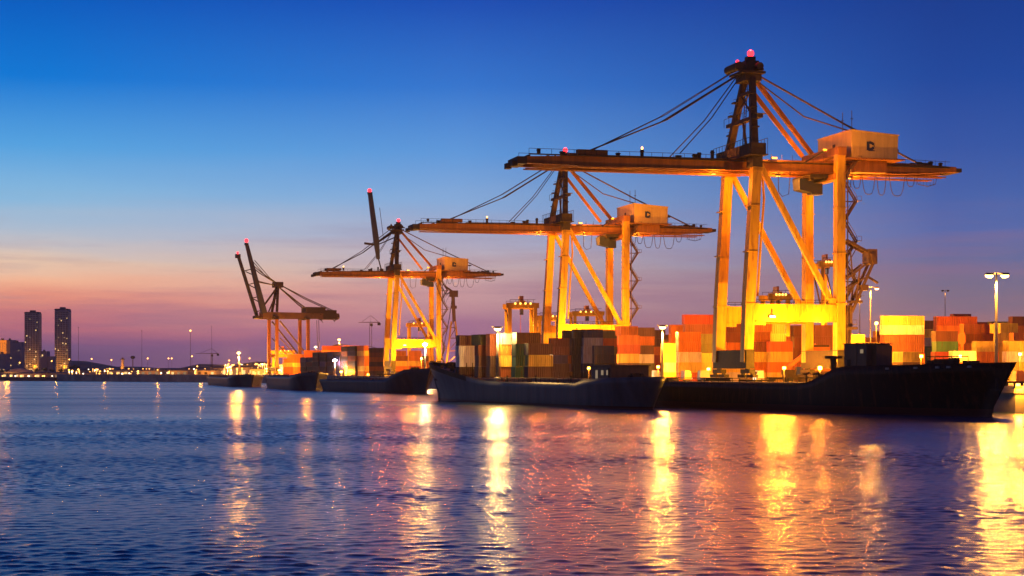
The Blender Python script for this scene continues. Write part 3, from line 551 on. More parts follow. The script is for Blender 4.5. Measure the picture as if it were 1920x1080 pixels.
fg = MB()
for x in (91, 93, 95, 97, 99, 101): fg.tube([(x + .5, -2.6, 7.9), (x + .5, -2.6, 10.2)], .08, 4)
fg.tube([(91.5, -2.6, 10.1), (101.5, -2.6, 10.1)], .08, 4); fg.box(92, 94, -1.5, 1.5, 7.9, 9.7).box(96, 97.2, -1.8, -.4, 7.9, 9.9).box(98, 100, -.6, 1.4, 7.9, 9.4).build('forecastle_gear', 'dark_steel', bk)
MB().tube([(LB + 2.5, -1.2, 6.5), (LB + 2.7, -1.5, 4.4)], .22, 6).beam((LB + 1.4, -1.6, 4.5), (LB + 3.4, -1.3, 4.5), .3, .4).build('anchor', 'dark_steel', bk)

# grey ship, bow to the left (far end)
GS = [(0, 6.5, 1.2, .3, -2.6), (.03, 6.4, 4.2, 2.6, -2.2), (.08, 6.3, 5.5, 4.8, -1.0), (.16, 5.9, 5.5, 5.4, 0), (.20, 5.1, 5.5, 5.5, 0), (.55, 5.1, 5.5, 5.5, 0), (.64, 5.4, 5.5, 5.3, 0), (.72, 6.3, 5.5, 4.8, .2), (.82, 7.6, 5.4, 3.9, .8),
      (.90, 8.7, 4.7, 2.5, 2.0), (.96, 9.4, 3.1, 1.1, 3.6), (1.0, 9.9, .5, .1, 5.4)]
gk, SG, LG = ship('cargo_ship', (27.5, 338), (-19.2, 446), GS, 'weathered grey cargo ship with its raised bow pointing left, in front of the middle crane', 'hull_grey')
# camera side is local +y
bwm = MB(); k0 = 0
for (x0, za, ba, wa, ra), (x1, zb, bb, wb, rb_) in zip(SG[7:-1], SG[8:]):
    f_ = [max(0, (z - 1.15 + 2.5) / (z + 2.5)) for z in (za, zb)]
    P = []
    for x, z, br, bw, rk, ff in ((x0, za, ba, wa, ra, f_[0]), (x1, zb, bb, wb, rb_, f_[1])):
        lo = bw + (br - bw) * ((ff - .36) / .64) ** .8; P.append(((x + rk * (ff - .3) / .7, lo + .06, z - 1.15), (x + rk, br + .05, z + .05)))
    for sg in (1, -1): bwm.quadbox([(P[0][0][0], sg * (P[0][0][1] - .05), P[0][0][2]), (P[1][0][0], sg * (P[1][0][1] - .05), P[1][0][2]), (P[1][0][0], sg * P[1][0][1], P[1][0][2]), (P[0][0][0], sg * P[0][0][1], P[0][0][2]), (P[0][1][0], sg * (P[0][1][1] - .05), P[0][1][2]), (P[1][1][0], sg * (P[1][1][1] - .05), P[1][1][2]), (P[1][1][0], sg * P[1][1][1], P[1][1][2]), (P[0][1][0], sg * P[0][1][1], P[0][1][2])])
bwm.build('bulwark', 'dark_steel', gk)
for x0, x1 in ((22, 36), (37.5, 51), (52.5, 66), (67.5, 80)):
    MB().box(x0, x1, -3.2, 3.2, 4.2, 5.7).box(x0 - .2, x1 + .2, -3.4, 3.4, 5.7, 5.95).build('hatch_cover', 'deck_paint', gk)
ship_rail(gk, 22, 64, 5.35, 5.1, 2.4, 1.0); bollards(gk, (18, 33, 52, 72), 4.6, 4.2); windlass(gk, LG * .92, 0, 8.2); windlass(gk, 6, 0, 5.5)
MB().box(9, 18, -4.3, 4.3, 5.2, 8.6).box(8.6, 18.4, -4.6, 4.6, 8.6, 8.85).build('deckhouse', 'dull_crane', gk)
MB().box(10, 11, 4.31, 4.36, 6.8, 7.8).box(12.4, 13.4, 4.31, 4.36, 6.8, 7.8).box(15, 16, 4.31, 4.36, 5.6, 7.8).build('window', 'window_dim', gk)
bwk = MB(); rnd = random.Random(9)
for i in range(30): x = rnd.uniform(84, 108); y_ = rnd.uniform(-2.5, 3); z = 5.2 + (x - 80) * .11; bwk.box(x - .3, x + .3, y_ - .4, y_ + .4, z, z + rnd.uniform(.6, 2.6))
bwk.box(84, 107, -.2, .2, 5.2, 5.6)
for x in (83, 86, 90, 95, 99): MB().tube([(x, 3.2, 6), (x, 3.2, 9.6)], .12, 5).beam((x, 3.2, 9), (x + 2.5, 2.0, 7.6), .2, .2).build('post', 'dark_steel', gk)
bwk.build('deck_gear', 'dark_steel', gk)
MB().tube([(LG * .955, 2.4, 7.2), (LG * .96, 2.5, 5.2)], .2, 6).beam((LG * .945, 2.5, 5.3), (LG * .97, 2.3, 5.3), .3, .4).build('anchor', 'dark_steel', gk)
MB().box(8, 8.6, 4.9, 5.2, 6.2, 8.2).box(26, 26.4, 5.0, 5.2, 4.2, 6.6).box(44, 44.4, 5.0, 5.2, 4.2, 6.6).box(60, 60.4, 5.0, 5.2, 4.2, 6.6).build('post', 'dark_steel', gk)

# three dark barges farther along the quay
def barge(stern, bow, hrail, hbow, label, half=7.0):
    st = [(0, hrail, half * .5, half * .3, -3), (.05, hrail, half, half * .85, -1.5), (.15, hrail, half, half, 0), (.78, hrail, half, half, 0), (.86, hrail + (hbow - hrail) * .5, half, half * .85, 0), (.93, hbow, half * .85, half * .5, 2), (1.0, hbow + .4, .4, .1, 5)]
    r, S, Ls = ship('cargo_barge', stern, bow, st, label, 'hull_dark')
    r['category'] = 'barge'; r['group'] = 'dark barges moored in a line'
    for i in range(3): MB().box(Ls * (.18 + i * .2), Ls * (.35 + i * .2), -half * .6, half * .6, hrail - .9, hrail + .6).build('hatch_cover', 'deck_paint', r)
    for s in (-1, 1): ship_rail(r, Ls * .15, Ls * .75, s * (half - .2), hrail, 3)
    windlass(r, Ls * .9, 0, hbow - .9); bollards(r, (Ls * .2, Ls * .5, Ls * .7), -half + 1, hrail - .9)
    return r
barge((-68, 652), (-29, 572), 4.4, 8.0, 'dark barge with a pointed bow right behind the grey ship bow')
barge((at(492, 750) + 6, 760), (at(588, 655), 662), 5.2, 6.6, 'dark barge lying between the other two moored barges')
barge((at(385, 930) + 6, 940), (at(472, 800), 800), 4.4, 5.4, 'leftmost dark barge, moored below the brightest far lamp post', half=8)

# ------------------------------------------------------------------ containers
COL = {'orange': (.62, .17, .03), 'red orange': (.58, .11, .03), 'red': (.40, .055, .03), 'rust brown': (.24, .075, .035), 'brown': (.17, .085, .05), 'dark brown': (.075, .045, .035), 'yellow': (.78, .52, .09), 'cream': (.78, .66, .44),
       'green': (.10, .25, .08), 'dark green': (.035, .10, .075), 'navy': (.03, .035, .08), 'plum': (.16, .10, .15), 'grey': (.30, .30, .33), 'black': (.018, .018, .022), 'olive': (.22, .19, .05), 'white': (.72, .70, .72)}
def container_meshes(Lc, H=2.59):
    W = 2.44; mb = MB(); n_ = int(Lc / 0.55)
    for x in (-Lc / 2, Lc / 2 - .16):
        for y in (-W / 2, W / 2 - .16): mb.box(x, x + .16, y, y + .16, 0, H)
    for z in (0, H - .14):
        for y in (-W / 2 + .01, W / 2 - .15): mb.box(-Lc / 2 + .16, Lc / 2 - .16, y, y + .14, z, z + .14)
        for x in (-Lc / 2 + .01, Lc / 2 - .15): mb.box(x, x + .14, -W / 2 + .16, W / 2 - .16, z, z + .14)
    mb.box(-Lc / 2 + .1, Lc / 2 - .1, -W / 2 + .1, W / 2 - .1, H - .12, H - .03).box(-Lc / 2 + .1, Lc / 2 - .1, -W / 2 + .1, W / 2 - .1, .02, .1)
    for s in (-1, 1):   # corrugated long sides
        o = len(mb.v); x0, x1 = -Lc / 2 + .16, Lc / 2 - .16; pts = []
        for i in range(n_):
            a = x0 + (x1 - x0) * i / n_; d = (x1 - x0) / n_
            pts += [(a, .04), (a + d * .35, .04), (a + d * .5, .10), (a + d * .85, .10)]
        pts.append((x1, .04))
        for x, dp in pts: mb.v += [(x, s * (W / 2 - dp), .12), (x, s * (W / 2 - dp), H - .12)]
        for i in range(len(pts) - 1):
            q = (o + 2 * i, o + 2 * i + 2, o + 2 * i + 3, o + 2 * i + 1); mb.f.append(q if s < 0 else q[::-1]); mb.m.append(0)
    mb.box(-Lc / 2 + .05, -Lc / 2 + .09, -W / 2 + .16, W / 2 - .16, .12, H - .12)
    dr = MB().box(Lc / 2 - .10, Lc / 2 - .06, -W / 2 + .16, -.02, .15, H - .15).box(Lc / 2 - .10, Lc / 2 - .06, .02, W / 2 - .16, .15, H - .15)
    for y in (-.85, -.4, .4, .85): dr.tube([(Lc / 2 - .03, y, .16), (Lc / 2 - .03, y, H - .16)], .025, 5)
    return mb.mesh('container', 'container_paint'), dr.mesh('door', 'container_door')
CM = {('s', 0): container_meshes(6.06), ('l', 0): container_meshes(12.19), ('s', 1): container_meshes(6.06, 2.9), ('l', 1): container_meshes(12.19, 2.9)}
TW = ['bottom tier', 'second tier', 'third tier', 'fourth tier', 'fifth tier', 'sixth tier', 'seventh tier']
ncont = 0
def stack(X, Y, z0, yaw, colours, phrase, kind='s', hc=0, group='shipping containers stacked on the quay', jit=.12):
    global ncont
    z = z0 + 0.02
    H = 2.9 if hc else 2.59
    for i, cn in enumerate(colours):
        if cn is None: z += H + .02; continue
        tier0 = 'top' if i == len(colours) - 1 else TW[i]
        if kind == 's' and not hc and jit and 0 < i and len(f"left end-on {cn} container, {tier0} of the {phrase}".split()) <= 16 and random.random() < .16:
            for sd, wd_ in ((-1, 'left'), (1, 'right')):   # two boxes turned end-on, doors to the water
                bm_, dm = CM[('s', 0)]; o = bpy.data.objects.new('shipping_container', bm_); C.objects.link(o)
                o.location = (X + sd * 1.3 * math.cos(yaw) - 1.8 * math.sin(yaw), Y + sd * 1.3 * math.sin(yaw) + 1.8 * math.cos(yaw), z); o.rotation_euler = (0, 0, yaw - math.pi / 2)
                bc = Vector(COL[cn]) * random.uniform(.6, 1.0); o.color = (bc.x, bc.y, bc.z, 1); d = bpy.data.objects.new('door', dm); C.objects.link(d); d.parent = o; d.color = (bc.x * .8, bc.y * .8, bc.z * .8, 1)
                tag(o, f"{wd_} end-on {cn} container, {tier0} of the {phrase}", 'container', group); ncont += 1
            z += H + .02; continue
        bm_, dm = CM[(kind, hc)]
        o = bpy.data.objects.new('shipping_container', bm_); C.objects.link(o)
        o.location = (X + random.uniform(-jit, jit) * 1.5, Y + random.uniform(-jit, jit), z); flip = random.random() < .4
        o.rotation_euler = (0, 0, yaw + random.uniform(-.008, .008) + (math.pi if flip else 0))
        bc = Vector(COL[cn]) * random.uniform(.75, 1.0); o.color = (bc.x, bc.y, bc.z, 1)
        d = bpy.data.objects.new('door', dm); C.objects.link(d); d.parent = o; d.color = (bc.x * .85, bc.y * .85, bc.z * .85, 1)
        tier = 'only one' if len(colours) == 1 else ('top' if i == len(colours) - 1 else TW[i])
        tag(o, f"{cn} container, {tier} of the {phrase}", 'container', group); z += H + .02; ncont += 1
def ps(px, Y, colours, phrase, kind='s', yaw=R(12), hc=0, z0=QZ, group='shipping containers stacked on the quay'):
    stack(at(px, Y), Y, z0, yaw, colours, phrase, kind, hc, group)
# on the grey ship (athwart the hold)
GA = math.atan2(.397, .918); SHIPG = 'shipping containers on the grey ship'
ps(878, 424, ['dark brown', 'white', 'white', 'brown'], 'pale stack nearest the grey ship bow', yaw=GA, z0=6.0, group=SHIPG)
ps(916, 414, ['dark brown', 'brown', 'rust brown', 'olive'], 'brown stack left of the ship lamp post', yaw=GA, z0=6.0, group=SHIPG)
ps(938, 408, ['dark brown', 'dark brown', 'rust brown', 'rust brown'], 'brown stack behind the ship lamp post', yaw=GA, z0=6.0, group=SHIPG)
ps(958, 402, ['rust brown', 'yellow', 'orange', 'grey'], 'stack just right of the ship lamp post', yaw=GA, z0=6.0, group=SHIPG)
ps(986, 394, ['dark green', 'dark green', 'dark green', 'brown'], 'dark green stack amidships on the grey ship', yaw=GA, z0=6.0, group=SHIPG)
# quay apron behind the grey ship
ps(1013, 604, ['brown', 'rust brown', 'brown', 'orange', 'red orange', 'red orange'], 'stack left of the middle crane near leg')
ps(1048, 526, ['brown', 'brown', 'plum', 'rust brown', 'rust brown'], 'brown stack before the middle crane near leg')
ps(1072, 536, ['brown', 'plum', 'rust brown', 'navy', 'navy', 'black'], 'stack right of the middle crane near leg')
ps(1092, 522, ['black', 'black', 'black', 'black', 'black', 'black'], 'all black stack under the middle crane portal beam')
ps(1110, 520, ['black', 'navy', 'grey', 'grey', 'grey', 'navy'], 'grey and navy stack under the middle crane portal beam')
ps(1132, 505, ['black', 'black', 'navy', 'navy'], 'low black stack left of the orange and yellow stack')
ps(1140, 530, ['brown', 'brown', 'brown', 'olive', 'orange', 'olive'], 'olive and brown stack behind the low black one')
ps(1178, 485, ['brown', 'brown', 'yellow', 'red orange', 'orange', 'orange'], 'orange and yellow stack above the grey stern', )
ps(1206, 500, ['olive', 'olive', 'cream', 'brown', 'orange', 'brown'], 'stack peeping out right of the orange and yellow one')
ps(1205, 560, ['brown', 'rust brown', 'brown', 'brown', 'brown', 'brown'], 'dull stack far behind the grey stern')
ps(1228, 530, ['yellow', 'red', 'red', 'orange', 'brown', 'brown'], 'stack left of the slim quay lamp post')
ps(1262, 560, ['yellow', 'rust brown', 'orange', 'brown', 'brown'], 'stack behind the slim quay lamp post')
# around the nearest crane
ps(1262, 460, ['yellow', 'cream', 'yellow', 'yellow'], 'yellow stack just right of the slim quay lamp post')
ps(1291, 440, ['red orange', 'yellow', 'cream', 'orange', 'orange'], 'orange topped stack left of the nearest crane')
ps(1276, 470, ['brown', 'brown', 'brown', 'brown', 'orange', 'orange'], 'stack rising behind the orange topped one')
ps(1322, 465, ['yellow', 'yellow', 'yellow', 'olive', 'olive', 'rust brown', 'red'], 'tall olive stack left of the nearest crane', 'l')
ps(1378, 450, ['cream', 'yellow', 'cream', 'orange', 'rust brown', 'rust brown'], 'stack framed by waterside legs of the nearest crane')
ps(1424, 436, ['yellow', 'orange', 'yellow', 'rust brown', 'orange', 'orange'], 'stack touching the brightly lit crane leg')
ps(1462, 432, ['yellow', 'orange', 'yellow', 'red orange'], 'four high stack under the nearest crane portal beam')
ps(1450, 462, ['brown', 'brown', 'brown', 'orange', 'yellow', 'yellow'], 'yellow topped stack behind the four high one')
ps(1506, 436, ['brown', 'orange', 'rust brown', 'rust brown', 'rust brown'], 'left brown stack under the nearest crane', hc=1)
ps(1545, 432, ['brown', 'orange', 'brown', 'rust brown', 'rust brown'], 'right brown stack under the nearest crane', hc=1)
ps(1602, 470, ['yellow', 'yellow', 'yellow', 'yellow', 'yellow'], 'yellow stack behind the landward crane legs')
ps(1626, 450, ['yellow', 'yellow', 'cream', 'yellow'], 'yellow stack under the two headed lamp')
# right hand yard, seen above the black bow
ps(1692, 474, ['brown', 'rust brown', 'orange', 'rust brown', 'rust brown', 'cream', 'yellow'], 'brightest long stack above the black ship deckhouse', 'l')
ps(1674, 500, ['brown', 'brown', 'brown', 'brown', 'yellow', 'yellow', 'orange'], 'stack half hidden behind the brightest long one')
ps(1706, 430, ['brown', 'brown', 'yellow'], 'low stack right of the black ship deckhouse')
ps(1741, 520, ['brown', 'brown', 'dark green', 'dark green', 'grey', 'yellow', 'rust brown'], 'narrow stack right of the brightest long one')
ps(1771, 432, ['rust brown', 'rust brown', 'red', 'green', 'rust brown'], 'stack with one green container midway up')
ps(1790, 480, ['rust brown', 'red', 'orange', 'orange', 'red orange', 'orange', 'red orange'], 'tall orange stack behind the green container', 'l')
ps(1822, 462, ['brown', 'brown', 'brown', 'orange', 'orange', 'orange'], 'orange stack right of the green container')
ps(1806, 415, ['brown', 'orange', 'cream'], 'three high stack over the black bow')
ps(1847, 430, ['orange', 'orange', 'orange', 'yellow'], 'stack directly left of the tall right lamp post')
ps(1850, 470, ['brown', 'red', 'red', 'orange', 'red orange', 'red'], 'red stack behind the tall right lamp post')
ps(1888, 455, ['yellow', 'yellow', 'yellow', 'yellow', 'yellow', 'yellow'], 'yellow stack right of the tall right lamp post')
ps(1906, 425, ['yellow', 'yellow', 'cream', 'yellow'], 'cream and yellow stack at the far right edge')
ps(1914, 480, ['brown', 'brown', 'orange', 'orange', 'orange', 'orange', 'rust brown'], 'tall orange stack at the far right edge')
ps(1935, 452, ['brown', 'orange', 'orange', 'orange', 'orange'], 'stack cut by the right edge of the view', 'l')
def fill(row, phrase, kind='s'):
    for i, (px, Y, cs) in enumerate(row): ps(px, Y, cs, f"{ordw[i]} stack from left, {phrase}", kind)
ordw = ['first', 'second', 'third', 'fourth', 'fifth', 'sixth', 'seventh', 'eighth', 'ninth', 'tenth']
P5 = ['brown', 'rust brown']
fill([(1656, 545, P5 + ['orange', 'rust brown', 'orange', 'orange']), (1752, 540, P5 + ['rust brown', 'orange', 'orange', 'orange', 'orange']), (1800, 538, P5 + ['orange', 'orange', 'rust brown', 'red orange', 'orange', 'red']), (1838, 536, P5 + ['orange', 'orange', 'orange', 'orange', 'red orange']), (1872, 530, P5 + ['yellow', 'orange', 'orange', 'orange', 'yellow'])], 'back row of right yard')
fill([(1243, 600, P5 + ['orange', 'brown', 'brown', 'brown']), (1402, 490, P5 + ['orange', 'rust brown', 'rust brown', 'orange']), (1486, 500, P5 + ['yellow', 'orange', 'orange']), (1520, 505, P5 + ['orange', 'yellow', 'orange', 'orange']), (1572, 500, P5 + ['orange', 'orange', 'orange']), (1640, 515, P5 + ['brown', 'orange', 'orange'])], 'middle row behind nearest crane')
ps(1009, 386, ['brown', 'yellow', 'brown'], 'low stack lit by the white strip floodlight', yaw=GA, z0=6.0, group=SHIPG)
# long dark row at the far bend of the quay
row = [((-78, 870), 6), ((-84, 883), 6), ((-88.8, 896), 6), ((-94, 909), 5), ((-99.3, 922), 5), ((-104.6, 935), 5), ((-110, 948), 5), ((-115, 961), 4), ((-120, 974), 4)]
ordn = ['first', 'second', 'third', 'fourth', 'fifth', 'sixth', 'seventh', 'eighth', 'ninth']
rc_ = random.Random(12)
for i, ((x, y), nn_) in enumerate(row):
    pool = ['orange', 'yellow', 'orange', 'orange', 'yellow', 'orange'] if i == 0 else [rc_.choice(['dark brown', 'brown', 'black', 'plum', 'rust brown', 'navy', 'dark brown']) for _ in range(nn_)]
    stack(x + 2, y, QZ, R(112), pool[:nn_], f"{ordn[i]} stack left of the third crane", 'l', 0, 'containers in the long dark row by the far bend')
fill([(556, 1090, ['orange', 'orange', 'yellow', 'orange', 'orange']), (588, 1075, ['orange', 'yellow', 'orange', 'orange', 'red orange', 'orange']), (622, 1060, ['orange', 'red', 'orange', 'orange', 'orange', 'orange', 'red']), (662, 1050, ['orange', 'orange', 'orange', 'orange', 'yellow', 'orange', 'orange'])], 'far row behind dark containers', 'l')
for px, Y in ((575, 1040), (640, 1020), (690, 990)): light(None, (at(px, Y), Y, 20), 60000, SOD, .8, 'lamp_glow')
ps(752, 868, ['brown', 'orange', 'yellow', 'rust brown', 'orange'], 'left stack between the legs of the third crane')
ps(778, 862, ['olive', 'red orange', 'yellow', 'orange', 'orange'], 'middle stack between the legs of the third crane')
ps(802, 870, ['olive', 'orange', 'orange', 'brown'], 'right stack between the legs of the third crane')
ps(540, 1060, ['orange', 'orange', 'yellow', 'orange'], 'orange stack under the farthest crane')
ps(700, 960, ['brown', 'orange', 'brown', 'orange', 'rust brown', 'brown'], 'stack behind the near legs of the third crane', 'l')

# ------------------------------------------------------------------ lamps
def lamp_post(px, py, Y, power, label, colr=WARM, base=QZ, heads=2, lens='lamp_warm', size=1.0, arm=1.4, radius=.6):
    X, Z = at(px, Y), zt(py, Y)
    r = empty('lamp_post', (X, Y, base), 0, label, 'lamp post', 'lamp posts lighting the harbour'); Hh = Z - base
    MB().tube([(0, 0, 0), (0, 0, Hh * .5), (0, 0, Hh + .2)], .26 * size, 8, r1=.13 * size).tube([(0, 0, 0), (0, 0, .8)], .5 * size, 8).build('pole', 'pole_paint', r, True)
    MB().beam((-arm, 0, Hh + .25), (arm, 0, Hh + .25), .16 * size, .16 * size).build('crossarm', 'pole_paint', r)
    for s in ((-1, 1) if heads == 2 else (0,)):
        hd = MB().quadbox([(s * arm - .5 * size, -.9 * size, Hh - .12), (s * arm + .5 * size, -.9 * size, Hh - .12), (s * arm + .5 * size, .4, Hh), (s * arm - .5 * size, .4, Hh), (s * arm - .4 * size, -.8 * size, Hh + .3), (s * arm + .4 * size, -.8 * size, Hh + .3), (s * arm + .3 * size, .4, Hh + .35), (s * arm - .3 * size, .4, Hh + .35)]).build('lamp_head', 'dark_steel', r)
        MB().ball((s * arm, -.35 * size, Hh - .2), .55 * size, sz=.6).build('lens', lens, hd, True)
    light(r, (0, -.3, Hh - 1.2 * size), power * .30, colr, radius)
    return r
lamp_post(1868, 515, 330, 125000, 'tall twin headed lamp post at the far right above the black bow', size=1.5, arm=1.5)
lamp_post(1632, 540, 470, 45000, 'twin headed lamp post among containers right of the nearest crane', arm=1.7)
lamp_post(1242, 612, 446, 230000, 'brilliant slim lamp post on the quay right of the grey ship stern', heads=1, size=1.6)
lamp_post(933, 615, 398, 85000, 'brilliant lamp post standing on the grey ship deck', base=5.4, heads=1, size=1.5, colr=(1.0, .56, .15))
lamp_post(797, 645, 742, 180000, 'bluish white lamp post right of the third crane base', heads=1, size=2.0, lens='lamp_cool', colr=(1, .62, .25))
lamp_post(628, 675, 903, 26000, 'violet white lamp post before the long dark container row', heads=1, size=2.0, lens='lamp_cool', colr=COOL)
lamp_post(448, 661, 1118, 1100000, 'bright starry lamp post on the far quay left of the farthest crane', heads=1, size=2.4)
lamp_post(427, 688, 1140, 300000, 'low lamp post left of the starry far lamp post', heads=1, size=2.0)
lamp_post(592, 650, 1180, 60000, 'white lamp post just right of the farthest crane legs', heads=1, size=2.2, lens='lamp_far_white')
lamp_post(636, 636, 1200, 60000, 'lamp post rising above the long dark container row', heads=1, size=2.0)
lamp_post(500, 690, 1150, 60000, 'low lamp post between the legs of the farthest crane', heads=1, size=1.8)
lamp_post(1772, 545, 900, 1500, 'thin unlit looking mast far behind the right hand yard', heads=2, size=1.2, lens='dark_steel')
lamp_post(1612, 556, 520, 3000, 'plain pole just left of the twin headed lamp post', heads=1, lens='dark_steel', size=.8)

# ------------------------------------------------------------------ the yard behind: gantries, vehicles, sheds
def yard_gantry(px0, px1, ytop, Y, label, deep=14, lamp=9000, thin=1.0):
    X0, X1 = at(px0, Y), at(px1, Y); Hh = zt(ytop, Y) - QZ; W = X1 - X0
    r = empty('yard_gantry', (X0, Y, QZ), R(6), label, 'gantry crane', 'yard gantry cranes behind the stacks')
    for x in (0, W):
        for y in (0, deep): MB().beam((x, y, .8), (x, y, Hh - 2.5), 1.5 * thin, 1.5 * thin, ref=(1, 0, 0)).build('leg', 'crane_paint', r)
        MB().box(x - .6, x + .6, -2, deep + 2, .9, 2.2).build('sill_beam', 'crane_paint', r)
        MB().box(x - .4, x + .4, .6, deep - .6, Hh * .55, Hh * .55 + .9).beam((x, .5, Hh * .56), (x, deep - .5, Hh - 3), .5, .5).build('brace', 'crane_paint', r)
    for y in (0, deep): MB().box(-1.5, W + 1.5, y - .8, y + .8, Hh - 2.5, Hh - .4).build('girder', 'crane_paint', r)
    t = MB()
    for y in (-.8, deep + .8):
        for i in range(int(W / 2.4) + 1): t.tube([(i * 2.4, y, Hh - .4), (i * 2.4, y, Hh + .9)], .07, 4)
        t.tube([(0, y, Hh + .9), (W, y, Hh + .9)], .08, 4).box(0, W, y - .3, y + .3, Hh - .45, Hh - .35)
    t.box(W * .2, W * .2 + .4, -.8, deep + .8, Hh - .5, Hh - .4)
    t.build('walkway', 'dark_steel', r)
    tr = MB().box(W * .4, W * .6, -1, deep + 1, Hh - .3, Hh + .5).box(W * .43, W * .57, 3, 9, Hh + .5, Hh + 2.6).build('trolley', 'orange_paint', r)
    MB().box(W * .42, W * .55, 1.5, 4, Hh - 5.2, Hh - 2.7).build('operator_cab', 'glass', tr)
    MB().tube([(W * .48, 6, Hh - .5), (W * .48, 6, Hh * .4)], .09, 4).box(W * .3, W * .66, 4.8, 7.2, Hh * .38, Hh * .38 + .6).build('spreader', 'orange_paint', r)
    MB().box(W * .12, W * .2, -.2, .8, Hh * .3, Hh * .45).box(W * .8, W * .95, -.6, 1.2, 2.2, 5).build('engine_box', 'orange_paint', r)
    for i in range(4):
        f = MB().box(W * (.2 + .2 * i) - .5, W * (.2 + .2 * i) + .5, -1.3, -.9, Hh - .8, Hh - .2).build('floodlight', 'dark_steel', r)
        MB().ball((W * (.2 + .2 * i), -1.4, Hh - .7), .45).build('lens', 'lamp_sodium', f, True)
    light(r, (W * .5, -3.5, Hh * .45), lamp, SOD, .5); light(r, (W * .5, deep * .5, Hh * .7), lamp * .6, SOD, .5)
    return r
yard_gantry(956, 1004, 566, 700, 'lit yard gantry left of the middle crane, a row of lamps along its top', lamp=17000)
yard_gantry(1012, 1052, 590, 760, 'low yard gantry seen between the legs of the middle crane', lamp=22000)
yard_gantry(1078, 1128, 582, 860, 'dim yard gantry seen under the braces of the middle crane', lamp=9000)
yard_gantry(1448, 1478, 549, 640, 'yard gantry peeping over the nearest crane portal beam', lamp=14000)
yard_gantry(1542, 1568, 488, 660, 'tall slender yard gantry behind the landward legs of the nearest crane', lamp=24000, thin=.7)
yard_gantry(768, 806, 604, 1010, 'hazy yard gantry seen through the legs of the third crane', lamp=16000)
yard_gantry(512, 548, 656, 1230, 'yard gantry half hidden beneath the farthest crane', lamp=30000)

def terminal_truck(x, y, rz, label, cab='truck_paint', trailer=True):
    r = empty('terminal_truck', (x, y, QZ), rz, label, 'truck', 'trucks working on the quay')
    MB().quadbox([(0, -1.2, 1.0), (2.0, -1.2, 1.0), (2.0, 1.2, 1.0), (0, 1.2, 1.0), (.1, -1.15, 3.1), (1.6, -1.15, 3.1), (1.6, 1.15, 3.1), (.1, 1.15, 3.1)]).build('cab', cab, r)
    MB().quadbox([(1.99, -1.0, 1.9), (2.0, -1.0, 1.9), (2.0, 1.0, 1.9), (1.99, 1.0, 1.9), (1.68, -.95, 2.9), (1.7, -.95, 2.9), (1.7, .95, 2.9), (1.68, .95, 2.9)]).build('windscreen', 'glass', r)
    MB().box(-3, 2.1, -.9, .9, .7, 1.0).build('chassis', 'dark_steel', r)
    for s in (-.8, .8): MB().ball((2.06, s, 1.2), .2).build('headlight', 'lamp_far_white', r)
    xs = [1.0, -2.0]
    if trailer:
        MB().box(-14, -1.4, -1.2, 1.2, 1.25, 1.5).box(-14, -1.6, -.5, .5, .9, 1.25).build('trailer', 'dark_steel', r); xs += [-11, -12.4]
    for X in xs:
        for s in (-1, 1): MB().tube([(X, s * .75, .5), (X, s * 1.15, .5)], .5, 12).build('wheel', 'rubber', r)
    return r
terminal_truck(at(1322, 398), 398, R(105), 'terminal truck facing away beside the nearest crane bogies')
terminal_truck(at(1430, 412), 412, R(190), 'empty terminal truck passing under the nearest crane portal beam', 'white_paint')
terminal_truck(at(1280, 424), 424, R(20), 'terminal truck at the foot of the orange topped stack', 'orange_paint')
terminal_truck(at(1224, 470), 470, R(12), 'terminal truck below the slim quay lamp post', 'white_paint', False)
terminal_truck(at(1900, 335), 335, R(8), 'terminal truck behind the tip of the black bow', 'orange_paint')
terminal_truck(at(762, 806), 806, R(10), 'terminal truck beside the third crane bogies', 'white_paint')
terminal_truck(at(652, 890), 893, R(110), 'terminal truck beside the long dark container row')
rs = empty('reach_stacker', (at(1500, 414), 414, QZ), R(8), 'dark reach stacker holding up an orange container under the nearest crane', 'reach stacker')
MB().box(-4, 3.4, -1.5, 1.5, 1.0, 2.1).box(-4.2, -1.8, -1.6, 1.6, 2.1, 3.3).build('body', 'dark_steel', rs)
MB().quadbox([(-1.2, -.8, 2.1), (.8, -.8, 2.1), (.8, .8, 2.1), (-1.2, .8, 2.1), (-1.0, -.7, 4.0), (.5, -.7, 4.0), (.5, .7, 4.0), (-1.0, .7, 4.0)]).build('cab', 'glass', rs)
MB().beam((-3.6, 1.1, 3.2), (4.4, 1.1, 9.4), .8, .9).beam((0, 1.1, 2.1), (1.4, 1.1, 6.6), .35, .35).build('boom', 'orange_paint', rs)
MB().box(1.4, 7.4, .2, 2.0, 8.85, 9.3).build('spreader', 'dark_steel', rs)
for X, rr_ in ((2.6, .85), (-3.0, .75)):
    for s in (-1, 1): MB().tube([(X, s * 1.2, rr_), (X, s * 1.9, rr_)], rr_, 14).build('wheel', 'rubber', rs)
stack(at(1500, 414) + 4.3, 415.8, QZ + 6.2, R(8), ['orange'], 'reach stacker spreader, held up', 's', 0, jit=0)

